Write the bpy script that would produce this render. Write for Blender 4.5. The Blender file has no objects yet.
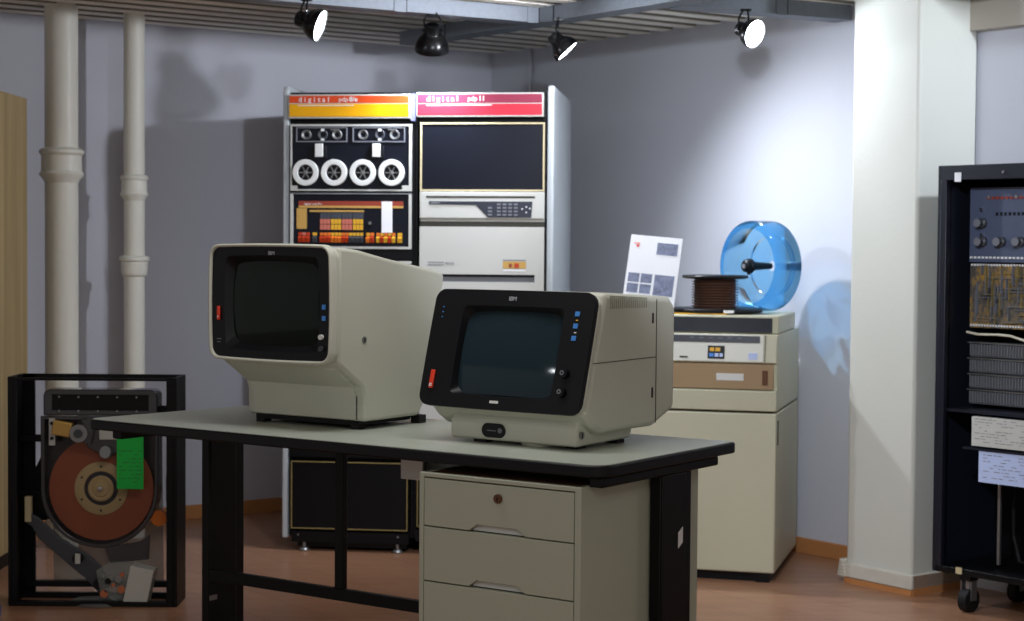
import bpy, bmesh, math, random
from mathutils import Vector, Matrix
random.seed(7)
S = bpy.context.scene
COL = S.collection
PI = math.pi
rad = math.radians

# ------------------------------------------------------------------ camera
H_EYE = 1.23
cam_d = bpy.data.cameras.new('camera')
cam = bpy.data.objects.new('camera', cam_d); COL.objects.link(cam)
cam_d.sensor_width = 36.0
cam_d.lens = 1790.0 / 1024.0 * 36.0
cam_d.clip_start = 0.05
cam.matrix_world = (Matrix.Translation((0, 0, H_EYE)) @ Matrix.Rotation(rad(90 - 2.15), 4, 'X')
                    @ Matrix.Rotation(rad(0.42), 4, 'Z'))
cam_d.dof.use_dof = True
cam_d.dof.focus_distance = 4.25
cam_d.dof.aperture_fstop = 7.0
S.camera = cam

# ------------------------------------------------------------------ world, exposure
S.view_settings.view_transform = 'Standard'
S.view_settings.look = 'None'
S.view_settings.gamma = 1.0
S.view_settings.use_curve_mapping = False
S.view_settings.exposure = 0.9
W = bpy.data.worlds.new('room_ambient'); S.world = W
W.use_nodes = True
W.node_tree.nodes['Background'].inputs[0].default_value = (1.0, 0.965, 0.94, 1)
W.node_tree.nodes['Background'].inputs[1].default_value = 0.17

def look_rot(src, dst):
    return (Vector(dst) - Vector(src)).to_track_quat('-Z', 'Y').to_euler()

def spot(name, loc, target, watts, color, angle=60, blend=0.5, radius=0.03):
    d = bpy.data.lights.new(name, 'SPOT'); d.energy = watts; d.color = color
    d.spot_size = rad(angle); d.spot_blend = blend; d.shadow_soft_size = radius
    o = bpy.data.objects.new(name, d); COL.objects.link(o)
    o.location = loc; o.rotation_euler = look_rot(loc, target)
    return o

def area(name, loc, target, watts, color, sx, sy):
    d = bpy.data.lights.new(name, 'AREA'); d.energy = watts; d.color = color
    d.shape = 'RECTANGLE'; d.size = sx; d.size_y = sy
    o = bpy.data.objects.new(name, d); COL.objects.link(o)
    o.location = loc; o.rotation_euler = look_rot(loc, target)
    return o

COOL = (0.80, 0.88, 1.0)
# further spots of the same ceiling track, and one added column fill, hanging above and before the picture
spot('track_light_left', (0.42, 6.22, 2.07), (-1.9, 7.5, 1.3), 32, (0.86, 0.9, 1.0), 110, 0.6, 0.03)
spot('track_light_front', (0.35, 3.2, 2.14), (0.9, 7.8, 1.3), 105, COOL, 75, 0.7, 0.05)
spot('track_light_desk', (2.3, 4.6, 2.14), (-0.1, 4.5, 0.8), 5, (0.95, 0.97, 0.9), 80, 0.7, 0.05)
spot('fill_spot_column', (2.22, 5.42, 2.12), (1.60, 6.40, 1.65), 26, COOL, 75, 0.8, 0.04)  # added unseen spot, brightens the column's right face and the wall beside it
spot('track_light_side', (-3.17, 2.25, 2.1), (0.1, 4.2, 1.0), 5, (0.9, 0.95, 1.0), 40, 0.6, 0.05)
# unseen soft fill lights, added for general ambience and for the desk
area('fill_light_front', (0.2, 1.0, 2.13), (-0.2, 3.4, 0.3), 10, (1.0, 0.97, 0.90), 1.2, 0.6)
area('fill_light_desk', (-0.25, 4.15, 2.13), (-0.25, 4.151, 0), 6, (1.0, 1.0, 1.0), 1.2, 0.3)  # added to brighten the desk top from above

# ------------------------------------------------------------------ materials
def lin(c):
    c = c / 255.0
    return c / 12.92 if c <= 0.04045 else ((c + 0.055) / 1.055) ** 2.4
def rgb(r, g, b): return (lin(r), lin(g), lin(b), 1.0)

MATS = {}
def mat(name, col, rough=0.5, metal=0.0, noise=0.0, nscale=8.0, bump=0.0, bscale=200.0,
        emit=None, estr=0.0, trans=0.0, ior=1.45, spec=0.5, alpha=1.0, coat=0.0):
    m = bpy.data.materials.new(name); m.use_nodes = True
    nt = m.node_tree; b = nt.nodes['Principled BSDF']
    b.inputs['Base Color'].default_value = col
    b.inputs['Roughness'].default_value = rough
    b.inputs['Metallic'].default_value = metal
    b.inputs['Specular IOR Level'].default_value = spec
    b.inputs['IOR'].default_value = ior
    b.inputs['Transmission Weight'].default_value = trans
    b.inputs['Alpha'].default_value = alpha
    b.inputs['Coat Weight'].default_value = coat
    if emit:
        b.inputs['Emission Color'].default_value = emit
        b.inputs['Emission Strength'].default_value = estr
    tc = None
    if noise > 0 or bump > 0:
        tc = nt.nodes.new('ShaderNodeTexCoord')
    if noise > 0:
        n = nt.nodes.new('ShaderNodeTexNoise'); n.inputs['Scale'].default_value = nscale
        n.inputs['Detail'].default_value = 5
        nt.links.new(tc.outputs['Object'], n.inputs['Vector'])
        mx = nt.nodes.new('ShaderNodeMix'); mx.data_type = 'RGBA'
        mx.inputs[6].default_value = tuple(max(0, c * (1 - noise)) for c in col[:3]) + (1,)
        mx.inputs[7].default_value = tuple(min(1, c * (1 + noise)) for c in col[:3]) + (1,)
        nt.links.new(n.outputs['Fac'], mx.inputs[0])
        nt.links.new(mx.outputs[2], b.inputs['Base Color'])
    if bump > 0:
        n2 = nt.nodes.new('ShaderNodeTexNoise'); n2.inputs['Scale'].default_value = bscale
        nt.links.new(tc.outputs['Object'], n2.inputs['Vector'])
        bp = nt.nodes.new('ShaderNodeBump'); bp.inputs['Strength'].default_value = bump
        bp.inputs['Distance'].default_value = 0.002
        nt.links.new(n2.outputs['Fac'], bp.inputs['Height'])
        nt.links.new(bp.outputs['Normal'], b.inputs['Normal'])
    MATS[name] = m
    return m

wall_m = mat('wall_paint', rgb(207, 208, 217), 0.85, noise=0.03, nscale=2.5, bump=0.3, bscale=60)
colm_m = mat('column_paint', rgb(212, 212, 202), 0.55, noise=0.03, nscale=3, bump=0.3, bscale=40)
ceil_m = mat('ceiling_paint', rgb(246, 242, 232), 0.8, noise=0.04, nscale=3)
ceilshade_m = mat('ceiling_groove_shade', rgb(150, 144, 134), 0.85)  # darker tone paints in the shade between the ceiling ribs
beam_m = mat('beam_paint', rgb(176, 168, 156), 0.8, noise=0.05, nscale=4)
pipe_m = mat('pipe_paint', rgb(232, 230, 218), 0.42, noise=0.03, nscale=6, bump=0.5, bscale=25)
galv_m = mat('galvanised_steel', rgb(128, 134, 142), 0.6, metal=0.25, noise=0.16, nscale=45)
wood_m = mat('beech_veneer', rgb(196, 168, 112), 0.5)
base_m = mat('skirting_wood', rgb(190, 130, 78), 0.5, noise=0.12, nscale=9)
plast_m = mat('worn_skirting_plaster', rgb(208, 203, 190), 0.8, noise=0.1, nscale=25, bump=0.8, bscale=40)
black_m = mat('black_paint', rgb(9, 9, 12), 0.45, noise=0.1, nscale=12, spec=0.3)
blackp_m = mat('black_plastic', rgb(13, 14, 19), 0.42, spec=0.35)
rubber_m = mat('black_rubber', rgb(14, 14, 15), 0.7)
blackw_m = mat('rack_black_paint', rgb(26, 29, 40), 0.35, noise=0.1, nscale=20)
screen_g = mat('screen_glass_green', rgb(19, 29, 26), 0.07, spec=0.22)
screen_b = mat('screen_glass_grey', rgb(34, 49, 56), 0.07, spec=0.25)
cream_m = mat('cream_plastic', rgb(200, 200, 186), 0.5, bump=0.25, bscale=420, noise=0.02, nscale=5)
cream2_m = mat('cream_plastic_pale', rgb(204, 204, 190), 0.5, bump=0.25, bscale=420, noise=0.02, nscale=5)
seam_m = mat('seam_shadow_gap', rgb(60, 58, 50), 0.8)
groove_m = mat('groove_cream', rgb(152, 153, 140), 0.6)
lamin_m = mat('desk_laminate', rgb(176, 182, 170), 0.38, noise=0.04, nscale=14)
ped_m = mat('pedestal_metal', rgb(186, 190, 172), 0.45, noise=0.02, nscale=6)
brown_m = mat('brown_board', rgb(96, 62, 40), 0.6, noise=0.15, nscale=20)
red_m = mat('red_switch', rgb(232, 66, 40), 0.35)
blue_m = mat('blue_key', rgb(70, 140, 220), 0.4)
white_m = mat('white_print', rgb(235, 235, 235), 0.5)
whitep_m = mat('white_plastic', rgb(226, 226, 222), 0.45, noise=0.02)
grey_m = mat('grey_plastic', rgb(120, 122, 126), 0.5)
keypad_m = mat('keypad_slate', rgb(46, 49, 60), 0.45)
dgrey_m = mat('dark_grey_plastic', rgb(66, 68, 74), 0.45)
chrome_m = mat('chrome', rgb(200, 200, 205), 0.2, metal=1.0)
steel_m = mat('dull_steel', rgb(150, 150, 150), 0.4, metal=0.8)
decgrey_m = mat('end_panel_grey', rgb(188, 194, 198), 0.5)
joint_m = mat('joining_strip_paint', rgb(112, 114, 150), 0.5)
decwhite_m = mat('panel_white', rgb(198, 197, 190), 0.45)
deccream_m = mat('panel_cream_edge', rgb(205, 190, 150), 0.5)
decnavy_m = mat('panel_navy', rgb(15, 18, 29), 0.35, spec=0.35)
gold_m = mat('gold_trim', rgb(142, 124, 76), 0.5)
orange_m = mat('header_orange', rgb(222, 78, 32), 0.35)
yellow_m = mat('header_yellow', rgb(240, 172, 14), 0.35)
magenta_m = mat('header_burgundy', rgb(140, 46, 70), 0.35)
hred_m = mat('header_red', rgb(218, 44, 62), 0.35)
keyred_m = mat('key_red', rgb(190, 62, 30), 0.45)
keyyel_m = mat('key_yellow', rgb(228, 172, 48), 0.45)
keyor_m = mat('key_orange', rgb(226, 120, 40), 0.45)
steelp_m = mat('silver_print', rgb(190, 192, 200), 0.5)
keypink_m = mat('key_salmon', rgb(206, 116, 98), 0.45)
stripe_m = mat('console_rust_stripe', rgb(150, 60, 44), 0.45)
brasst_m = mat('brass_tag', rgb(200, 158, 84), 0.45)
copper_m = mat('disk_oxide', rgb(190, 108, 72), 0.30, noise=0.08, nscale=10, coat=0.3)
hub_m = mat('hub_brass', rgb(232, 212, 156), 0.45)
green_m = mat('green_paper', rgb(28, 196, 74), 0.6)
smoke_m = mat('smoked_plastic', rgb(58, 56, 60), 0.2, spec=0.6, coat=0.4)
brown2_m = mat('printer_brown', rgb(168, 142, 108), 0.5)
ibmw_m = mat('unit_white', rgb(224, 222, 210), 0.45)
ibmc_m = mat('cabinet_cream', rgb(198, 194, 168), 0.5, noise=0.02, nscale=5)
glassd_m = mat('dark_window', rgb(62, 64, 70), 0.12, noise=0.3, nscale=9)
paper_m = mat('paper', rgb(240, 240, 242), 0.7)
photo_m = mat('printed_photo', rgb(120, 126, 150), 0.6, noise=0.75, nscale=60)
ink_m = mat('grey_ink', rgb(120, 122, 130), 0.7)
platter_m = mat('platter_brown', rgb(74, 46, 38), 0.3, noise=0.1)
card_m = mat('circuit_cards', rgb(84, 84, 88), 0.5, noise=0.35, nscale=150)
bluegrey_m = mat('panel_blue_grey', rgb(84, 92, 116), 0.45, noise=0.08, nscale=30)
bluepap_m = mat('pale_blue_paper', rgb(190, 204, 240), 0.7)
cable_m = mat('white_cable', rgb(226, 220, 200), 0.5)
bluethick_m = mat('blue_plastic', rgb(20, 90, 170), 0.4)
lens_m = mat('lamp_lens', (1, 1, 1, 1), 0.3, emit=(0.86, 0.92, 1, 1), estr=9.0)
lamoff_m = mat('lamp_enamel', rgb(8, 8, 10), 0.25, spec=0.4)

# transparent blue cover: clear coloured plastic that tints the light passing through
m = bpy.data.materials.new('blue_clear_plastic'); m.use_nodes = True
nt = m.node_tree; nt.nodes.clear()
out = nt.nodes.new('ShaderNodeOutputMaterial')
tr = nt.nodes.new('ShaderNodeBsdfTransparent'); tr.inputs[0].default_value = (0.40, 0.76, 1.0, 1)
gl = nt.nodes.new('ShaderNodeBsdfGlossy'); gl.inputs['Roughness'].default_value = 0.12
df = nt.nodes.new('ShaderNodeBsdfTranslucent'); df.inputs[0].default_value = (0.10, 0.42, 0.9, 1)
d2 = nt.nodes.new('ShaderNodeBsdfDiffuse'); d2.inputs[0].default_value = (0.07, 0.36, 0.85, 1)
ad = nt.nodes.new('ShaderNodeMixShader'); ad.inputs[0].default_value = 0.5
nt.links.new(df.outputs[0], ad.inputs[1]); nt.links.new(d2.outputs[0], ad.inputs[2])
mx = nt.nodes.new('ShaderNodeMixShader'); mx.inputs[0].default_value = 0.20
nt.links.new(tr.outputs[0], mx.inputs[1]); nt.links.new(ad.outputs[0], mx.inputs[2])
fr = nt.nodes.new('ShaderNodeFresnel'); fr.inputs[0].default_value = 1.3
m2 = nt.nodes.new('ShaderNodeMixShader'); nt.links.new(fr.outputs[0], m2.inputs[0])
nt.links.new(mx.outputs[0], m2.inputs[1]); nt.links.new(gl.outputs[0], m2.inputs[2])
nt.links.new(m2.outputs[0], out.inputs[0])
bluec_m = m
# smoky clear plastic
def clear_mat(name, tint, fac, col):
    m = bpy.data.materials.new(name); m.use_nodes = True
    nt = m.node_tree; nt.nodes.clear()
    out = nt.nodes.new('ShaderNodeOutputMaterial')
    tr = nt.nodes.new('ShaderNodeBsdfTransparent'); tr.inputs[0].default_value = tint
    pb = nt.nodes.new('ShaderNodeBsdfPrincipled'); pb.inputs['Base Color'].default_value = col
    pb.inputs['Roughness'].default_value = 0.15
    mx = nt.nodes.new('ShaderNodeMixShader'); mx.inputs[0].default_value = fac
    nt.links.new(tr.outputs[0], mx.inputs[1]); nt.links.new(pb.outputs[0], mx.inputs[2])
    nt.links.new(mx.outputs[0], out.inputs[0])
    return m
smokec_m = clear_mat('smoky_clear_cover', (0.90, 0.88, 0.88, 1), 0.05, (0.12, 0.11, 0.12, 1))
acryl_m = clear_mat('clear_acrylic', (0.86, 0.88, 0.88, 1), 0.35, (0.42, 0.44, 0.42, 1))

# wood grain for the tall cabinet
def grain(m, c1, c2, sc=(22, 22, 0.8)):
    nt = m.node_tree; b = nt.nodes['Principled BSDF']
    tc = nt.nodes.new('ShaderNodeTexCoord'); mp = nt.nodes.new('ShaderNodeMapping')
    mp.inputs['Scale'].default_value = sc
    n = nt.nodes.new('ShaderNodeTexNoise'); n.inputs['Scale'].default_value = 1.0; n.inputs['Detail'].default_value = 6
    cr = nt.nodes.new('ShaderNodeValToRGB')
    cr.color_ramp.elements[0].position = 0.3; cr.color_ramp.elements[0].color = c1
    cr.color_ramp.elements[1].position = 0.7; cr.color_ramp.elements[1].color = c2
    nt.links.new(tc.outputs['Object'], mp.inputs['Vector']); nt.links.new(mp.outputs[0], n.inputs['Vector'])
    nt.links.new(n.outputs['Fac'], cr.inputs[0]); nt.links.new(cr.outputs[0], b.inputs['Base Color'])
grain(wood_m, rgb(158, 136, 92), rgb(190, 168, 122))

# laminate floor
floor_m = bpy.data.materials.new('laminate_floor'); floor_m.use_nodes = True
nt = floor_m.node_tree; b = nt.nodes['Principled BSDF']; b.inputs['Roughness'].default_value = 0.32
tc = nt.nodes.new('ShaderNodeTexCoord'); mp = nt.nodes.new('ShaderNodeMapping'); mp.inputs['Rotation'].default_value = (0, 0, rad(53))
br = nt.nodes.new('ShaderNodeTexBrick'); br.inputs['Scale'].default_value = 1.0
br.inputs['Brick Width'].default_value = 1.2; br.inputs['Row Height'].default_value = 0.19
br.inputs['Mortar Size'].default_value = 0.0015; br.inputs['Bias'].default_value = 0.0
br.inputs['Color1'].default_value = rgb(178, 132, 102); br.inputs['Color2'].default_value = rgb(165, 120, 92)
br.inputs['Mortar'].default_value = rgb(140, 84, 54)
n = nt.nodes.new('ShaderNodeTexNoise'); n.inputs['Scale'].default_value = 1.0; n.inputs['Detail'].default_value = 6
mp2 = nt.nodes.new('ShaderNodeMapping'); mp2.inputs['Rotation'].default_value = (0, 0, rad(53)); mp2.inputs['Scale'].default_value = (2.5, 30, 1)
hs = nt.nodes.new('ShaderNodeMix'); hs.data_type = 'RGBA'; hs.blend_type = 'MULTIPLY'; hs.inputs[0].default_value = 1.0
cr = nt.nodes.new('ShaderNodeValToRGB'); cr.color_ramp.elements[0].color = (0.8, 0.78, 0.76, 1); cr.color_ramp.elements[1].color = (1, 1, 1, 1)
cr.color_ramp.elements[0].position = 0.3; cr.color_ramp.elements[1].position = 0.65
L = nt.links.new
L(tc.outputs['Object'], mp.inputs[0]); L(mp.outputs[0], br.inputs['Vector'])
L(tc.outputs['Object'], mp2.inputs[0]); L(mp2.outputs[0], n.inputs['Vector']); L(n.outputs['Fac'], cr.inputs[0])
L(br.outputs['Color'], hs.inputs[6]); L(cr.outputs[0], hs.inputs[7]); L(hs.outputs[2], b.inputs['Base Color'])

# gold wiring
wire_m = bpy.data.materials.new('wire_wrap_field'); wire_m.use_nodes = True
nt = wire_m.node_tree; b = nt.nodes['Principled BSDF']; b.inputs['Roughness'].default_value = 0.6
tc = nt.nodes.new('ShaderNodeTexCoord')
mp = nt.nodes.new('ShaderNodeMapping'); mp.inputs['Scale'].default_value = (1, 1, 0.6)
n = nt.nodes.new('ShaderNodeTexNoise'); n.inputs['Scale'].default_value = 95; n.inputs['Detail'].default_value = 6
n3 = nt.nodes.new('ShaderNodeTexNoise'); n3.inputs['Scale'].default_value = 9
cr = nt.nodes.new('ShaderNodeValToRGB')
e = cr.color_ramp.elements; e[0].position = 0.36; e[0].color = rgb(40, 40, 44); e[1].position = 0.62; e[1].color = rgb(164, 126, 52)
e2 = e.new(0.5); e2.color = rgb(92, 86, 78)
mxx = nt.nodes.new('ShaderNodeMix'); mxx.data_type = 'FLOAT'; mxx.inputs[0].default_value = 0.5
L = nt.links.new
L(tc.outputs['Object'], mp.inputs[0]); L(mp.outputs[0], n.inputs['Vector']); L(tc.outputs['Object'], n3.inputs['Vector'])
L(n.outputs['Fac'], mxx.inputs[2]); L(n3.outputs['Fac'], mxx.inputs[3]); L(mxx.outputs[0], cr.inputs[0]); L(cr.outputs[0], b.inputs['Base Color'])

# ------------------------------------------------------------------ mesh helpers
class MB:
    """collects shapes; build() links them as one mesh object"""
    def __init__(s): s.bm = bmesh.new(); s.mats = []
    def _mi(s, m):
        if m not in s.mats: s.mats.append(m)
        return s.mats.index(m)
    def poly(s, pts, m):
        vs = [s.bm.verts.new(p) for p in pts]
        f = s.bm.faces.new(vs); f.material_index = s._mi(m); return f
    def box(s, x0, x1, y0, y1, z0, z1, m, M=None):
        r = bmesh.ops.create_cube(s.bm, size=1.0)
        T = Matrix.Translation(((x0 + x1) / 2, (y0 + y1) / 2, (z0 + z1) / 2)) @ Matrix.Diagonal((abs(x1 - x0), abs(y1 - y0), abs(z1 - z0), 1))
        if M is not None: T = M @ T
        bmesh.ops.transform(s.bm, matrix=T, verts=r['verts'])
        i = s._mi(m)
        for f in {f for v in r['verts'] for f in v.link_faces}: f.material_index = i
        return s
    def prism(s, pts, ax, a0, a1, m, M=None):
        """pts 2-D outline in the two axes other than ax (x: (y,z); y: (x,z); z: (x,y))"""
        def p3(p, a):
            return {'x': (a, p[0], p[1]), 'y': (p[0], a, p[1]), 'z': (p[0], p[1], a)}[ax]
        A = [s.bm.verts.new(p3(p, a0)) for p in pts]; B = [s.bm.verts.new(p3(p, a1)) for p in pts]
        i = s._mi(m); fs = [s.bm.faces.new(A), s.bm.faces.new(B[::-1])]
        n = len(pts)
        for k in range(n): fs.append(s.bm.faces.new((A[k], B[k], B[(k + 1) % n], A[(k + 1) % n])))
        for f in fs: f.material_index = i
        if M is not None: bmesh.ops.transform(s.bm, matrix=M, verts=A + B)
        return s
    def ring(s, outer, inner, ax, a0, a1, m, M=None):
        """plate between two outlines with as many points each"""
        def p3(p, a):
            return {'x': (a, p[0], p[1]), 'y': (p[0], a, p[1]), 'z': (p[0], p[1], a)}[ax]
        Q = [[s.bm.verts.new(p3(p, a)) for p in o] for o in (outer, inner) for a in (a0, a1)]
        i = s._mi(m); n = len(outer); fs = []
        for k in range(n):
            j = (k + 1) % n
            fs.append(s.bm.faces.new((Q[0][k], Q[0][j], Q[2][j], Q[2][k])))
            fs.append(s.bm.faces.new((Q[1][k], Q[3][k], Q[3][j], Q[1][j])))
            fs.append(s.bm.faces.new((Q[0][k], Q[1][k], Q[1][j], Q[0][j])))
            fs.append(s.bm.faces.new((Q[2][k], Q[2][j], Q[3][j], Q[3][k])))
        for f in fs: f.material_index = i
        if M is not None: bmesh.ops.transform(s.bm, matrix=M, verts=[v for q in Q for v in q])
        return s
    def lathe(s, prof, m, M=None, n=32, closed=False):
        """prof: (r, h) along local z"""
        i = s._mi(m); rows = []; allv = []
        for r, h in prof:
            if r < 1e-6:
                v = s.bm.verts.new((0, 0, h)); rows.append([v]); allv.append(v)
            else:
                vs = [s.bm.verts.new((r * math.cos(2 * PI * k / n), r * math.sin(2 * PI * k / n), h)) for k in range(n)]
                rows.append(vs); allv += vs
        prs = list(zip(rows, rows[1:]))
        if closed: prs.append((rows[-1], rows[0]))
        for a, b in prs:
            for k in range(n):
                j = (k + 1) % n
                if len(a) == 1 and len(b) == 1: continue
                if len(a) == 1: f = s.bm.faces.new((a[0], b[j], b[k]))
                elif len(b) == 1: f = s.bm.faces.new((a[k], a[j], b[0]))
                else: f = s.bm.faces.new((a[k], a[j], b[j], b[k]))
                f.material_index = i
        if M is not None: bmesh.ops.transform(s.bm, matrix=M, verts=allv)
        return s
    def cyl(s, c, d, r, h, m, n=24, r2=None):
        """solid cylinder from c along direction d"""
        r2 = r if r2 is None else r2
        M = Matrix.Translation(c) @ Vector(d).to_track_quat('Z', 'Y').to_matrix().to_4x4()
        return s.lathe([(0, 0), (r, 0), (r2, h), (0, h)], m, M, n)
    def tube(s, pts, r, m, n=8):
        for a, b in zip(pts, pts[1:]):
            a, b = Vector(a), Vector(b)
            s.cyl(a, b - a, r, (b - a).length, m, n)
        return s
    def build(s, name, parent=None, bevel=0, seg=2, smooth=True, world=None):
        bmesh.ops.recalc_face_normals(s.bm, faces=s.bm.faces)
        if smooth:
            for f in s.bm.faces: f.smooth = True
            for e in s.bm.edges:
                if len(e.link_faces) != 2 or e.calc_face_angle(0) > rad(32): e.smooth = False
        me = bpy.data.meshes.new(name); s.bm.to_mesh(me); s.bm.free()
        for m in s.mats: me.materials.append(m)
        o = bpy.data.objects.new(name, me); COL.objects.link(o)
        if parent: o.parent = parent
        if bevel:
            md = o.modifiers.new('bevel', 'BEVEL'); md.width = bevel; md.segments = seg
            md.limit_method = 'ANGLE'; md.angle_limit = rad(40)
        return o

def tag(o, label, cat, group=None):
    o['label'] = label; o['category'] = cat
    if group: o['group'] = group
    return o
def thing(name, label, cat, loc, rot=0, group=None):
    o = bpy.data.objects.new(name, None); COL.objects.link(o)
    o.empty_display_size = 0.05
    o.location = loc; o.rotation_euler = (0, 0, rad(rot)) if not isinstance(rot, tuple) else rot
    return tag(o, label, cat, group)
def struct(name, mb, **k):
    o = mb.build(name, **k); o['kind'] = 'structure'; return o
def copy_tree(o, parent=None):
    c = o.copy(); COL.objects.link(c)
    if parent is not None: c.parent = parent
    for ch in list(o.children): copy_tree(ch, c)
    return c

def rrect(x0, x1, z0, z1, r, n=5, bulge=0.0):
    """rounded rectangle; bulge pushes the middle of each side outwards"""
    pts = []
    for cx, cz, a0 in ((x1 - r, z1 - r, 0), (x0 + r, z1 - r, 90), (x0 + r, z0 + r, 180), (x1 - r, z0 + r, 270)):
        for k in range(n + 1):
            a = rad(a0 + 90 * k / n); pts.append((cx + r * math.cos(a), cz + r * math.sin(a)))
        # points along the following side
        nx = {0: (x0 + r, z1), 90: (x0, z0 + r), 180: (x1 - r, z0), 270: (x1, z1 - r)}[a0]
        p = pts[-1]
        for k in range(1, 6):
            t = k / 6; pts.append((p[0] + (nx[0] - p[0]) * t, p[1] + (nx[1] - p[1]) * t))
    if bulge:
        mx, mz = (x0 + x1) / 2, (z0 + z1) / 2; hx, hz = (x1 - x0) / 2, (z1 - z0) / 2
        pts = [(mx + (px - mx) * (1 + bulge * (1 - ((pz - mz) / hz) ** 2)), mz + (pz - mz) * (1 + bulge * (1 - ((px - mx) / hx) ** 2))) for px, pz in pts]
    return pts

def text(name, body, size, m, parent, loc, rot=(PI / 2, 0, 0), align='LEFT', bold=0.0):
    cu = bpy.data.curves.new(name, 'FONT'); cu.body = body; cu.size = size; cu.extrude = size * 0.012
    cu.align_x = align; cu.offset = bold
    t = bpy.data.objects.new(name + '_curve', cu); COL.objects.link(t)
    dg = bpy.context.evaluated_depsgraph_get(); dg.update()
    me = bpy.data.meshes.new_from_object(t.evaluated_get(dg))
    bpy.data.objects.remove(t); bpy.data.curves.remove(cu)
    me.materials.clear(); me.materials.append(m)
    o = bpy.data.objects.new(name, me); COL.objects.link(o)
    o.parent = parent; o.location = loc; o.rotation_euler = rot
    return o

# ================================================================== SETTING
C0 = Vector((-0.093, 8.85, 0))                       # far corner of the room
DL = Vector((math.cos(rad(36)), math.sin(rad(36)), 0))     # along the left wall, towards the corner
DR = Vector((math.cos(rad(-53.6)), math.sin(rad(-53.6)), 0))  # along the right wall, away from the corner
CEIL = 2.182

def frame(o, d):
    """matrix: local x along d, y to its left (behind the wall), z up"""
    a = math.atan2(d.y, d.x)
    return Matrix.Translation(o) @ Matrix.Rotation(a, 4, 'Z')
FL = frame(C0, DL); FR = frame(C0, DR)

struct('floor', MB().box(-6, 6, 0.5, 10, -0.05, 0, floor_m))
struct('wall_left', MB().box(-6, 0.0, 0, 0.15, 0, CEIL + .05, wall_m, FL))
struct('wall_right', MB().box(0, 7.0, 0, 0.15, 0, CEIL + .05, wall_m, FR))
struct('baseboard_left', MB().box(-6, -.012, -0.014, 0, 0, 0.062, base_m, FL), bevel=.003)
struct('baseboard_right', MB().box(0, 2.42, -0.014, 0, 0, 0.062, base_m, FR), bevel=.003)
struct('trim_1', MB().box(0.0, 0.31, -0.022, 0, 0.062, CEIL, wall_m, FR), bevel=.008)
cb = MB(); cb.box(-7, 7, -9, 0.2, CEIL, CEIL + .05, ceilshade_m, FL)
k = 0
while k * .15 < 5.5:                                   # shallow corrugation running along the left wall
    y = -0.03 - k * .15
    cb.prism([(y, CEIL + .001), (y - .010, CEIL - .022), (y - .082, CEIL - .022), (y - .092, CEIL + .001)], 'x', -6, 6, ceilshade_m, FL)
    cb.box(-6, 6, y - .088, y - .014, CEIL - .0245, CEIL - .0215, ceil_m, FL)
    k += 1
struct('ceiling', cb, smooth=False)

# column in front of the right wall
CF = frame(Vector((1.228, 6.512, 0)), DR)               # its front left corner; x along its face, y back to the wall
struct('wall_column', MB().box(0, 0.312, 0, 0.31, 0, CEIL, colm_m, CF), bevel=.012, seg=3)
cbm = MB(); cbm.box(-.012, 0.322, -0.012, 0.30, 0.02, 0.075, plast_m, CF)
random.seed(3)
for q in range(5): cbm.box(-.03 + q * .004, .01, -0.015 - q * .002, 0.04, 0.02 + q * .012, 0.04 + q * .012, plast_m, CF)
struct('baseboard_column', cbm, bevel=.006)
struct('trim_2', MB().box(0.0, 0.318, -0.008, 0.30, 0, 0.02, base_m, CF).box(0.312, 0.322, 0, .30, 0, .07, base_m, CF))
# boxed beam along the right wall, right of the column
struct('trim_3', MB().box(2.80, 6.5, -0.06, 0, 2.0, CEIL, beam_m, FR))

# ================================================================== PIPES
def pipe(cx, cy, r, collars, label):
    t = thing('drain_pipe', label, 'pipe', (cx, cy, 0), 0, 'painted drain pipes on the left wall')
    MB().cyl((0, 0, 0), (0, 0, 1), r, CEIL, pipe_m, 40).build('pipe_body', t)
    for z, hh, kind in collars:
        if kind == 'bell':
            pr = [(r, z - hh * .62), (r * 1.10, z - hh * .5), (r * 1.30, z - hh * .40), (r * 1.34, z - hh * .33), (r * 1.22, z - hh * .25), (r * 1.20, z + hh * .22),
                  (r * 1.34, z + hh * .30), (r * 1.34, z + hh * .38), (r * 1.15, z + hh * .44), (r, z + hh * .47)]
        else:
            pr = [(r, z - hh * .6), (r * 1.2, z - hh * .5), (r * 1.28, z - hh * .3), (r * 1.28, z + hh * .18), (r * 1.46, z + hh * .25), (r * 1.46, z + hh * .42), (r * 1.2, z + hh * .48), (r, z + hh * .5)]
        MB().lathe(pr, pipe_m, None, 40, closed=False).build('pipe_collar', t)
def onray(px, Y): return ((px - 512) / 1790.0 * Y, Y)
x, y = onray(61.5, 7.16); pipe(x, y, 0.0655, [(1.537, .13, 'bell')], 'thicker of the two cream painted drain pipes, with one double-rimmed collar')
x, y = onray(134, 7.40); pipe(x, y, 0.043, [(1.455, .10, 'bell'), (1.128, .08, 'cup')], 'thinner cream painted drain pipe with two collars, right of the thick one')

# ================================================================== TALL WOODEN CABINET, far left
t = thing('tall_cabinet', 'tall beech veneer cabinet cut off by the left edge of the photo', 'cabinet', (-2.5, 6.25, 0), 0)
MB().box(0, .62, 0, .691, .06, 1.775, wood_m).build('carcass', t, bevel=.002)
MB().box(.02, .60, .03, .66, 0, .06, black_m).build('plinth', t)
for x0 in (0.004, .311): 
    d = MB().box(x0, x0 + .303, -.02, 0, .065, 1.77, wood_m).build('door', t, bevel=.002)

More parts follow.
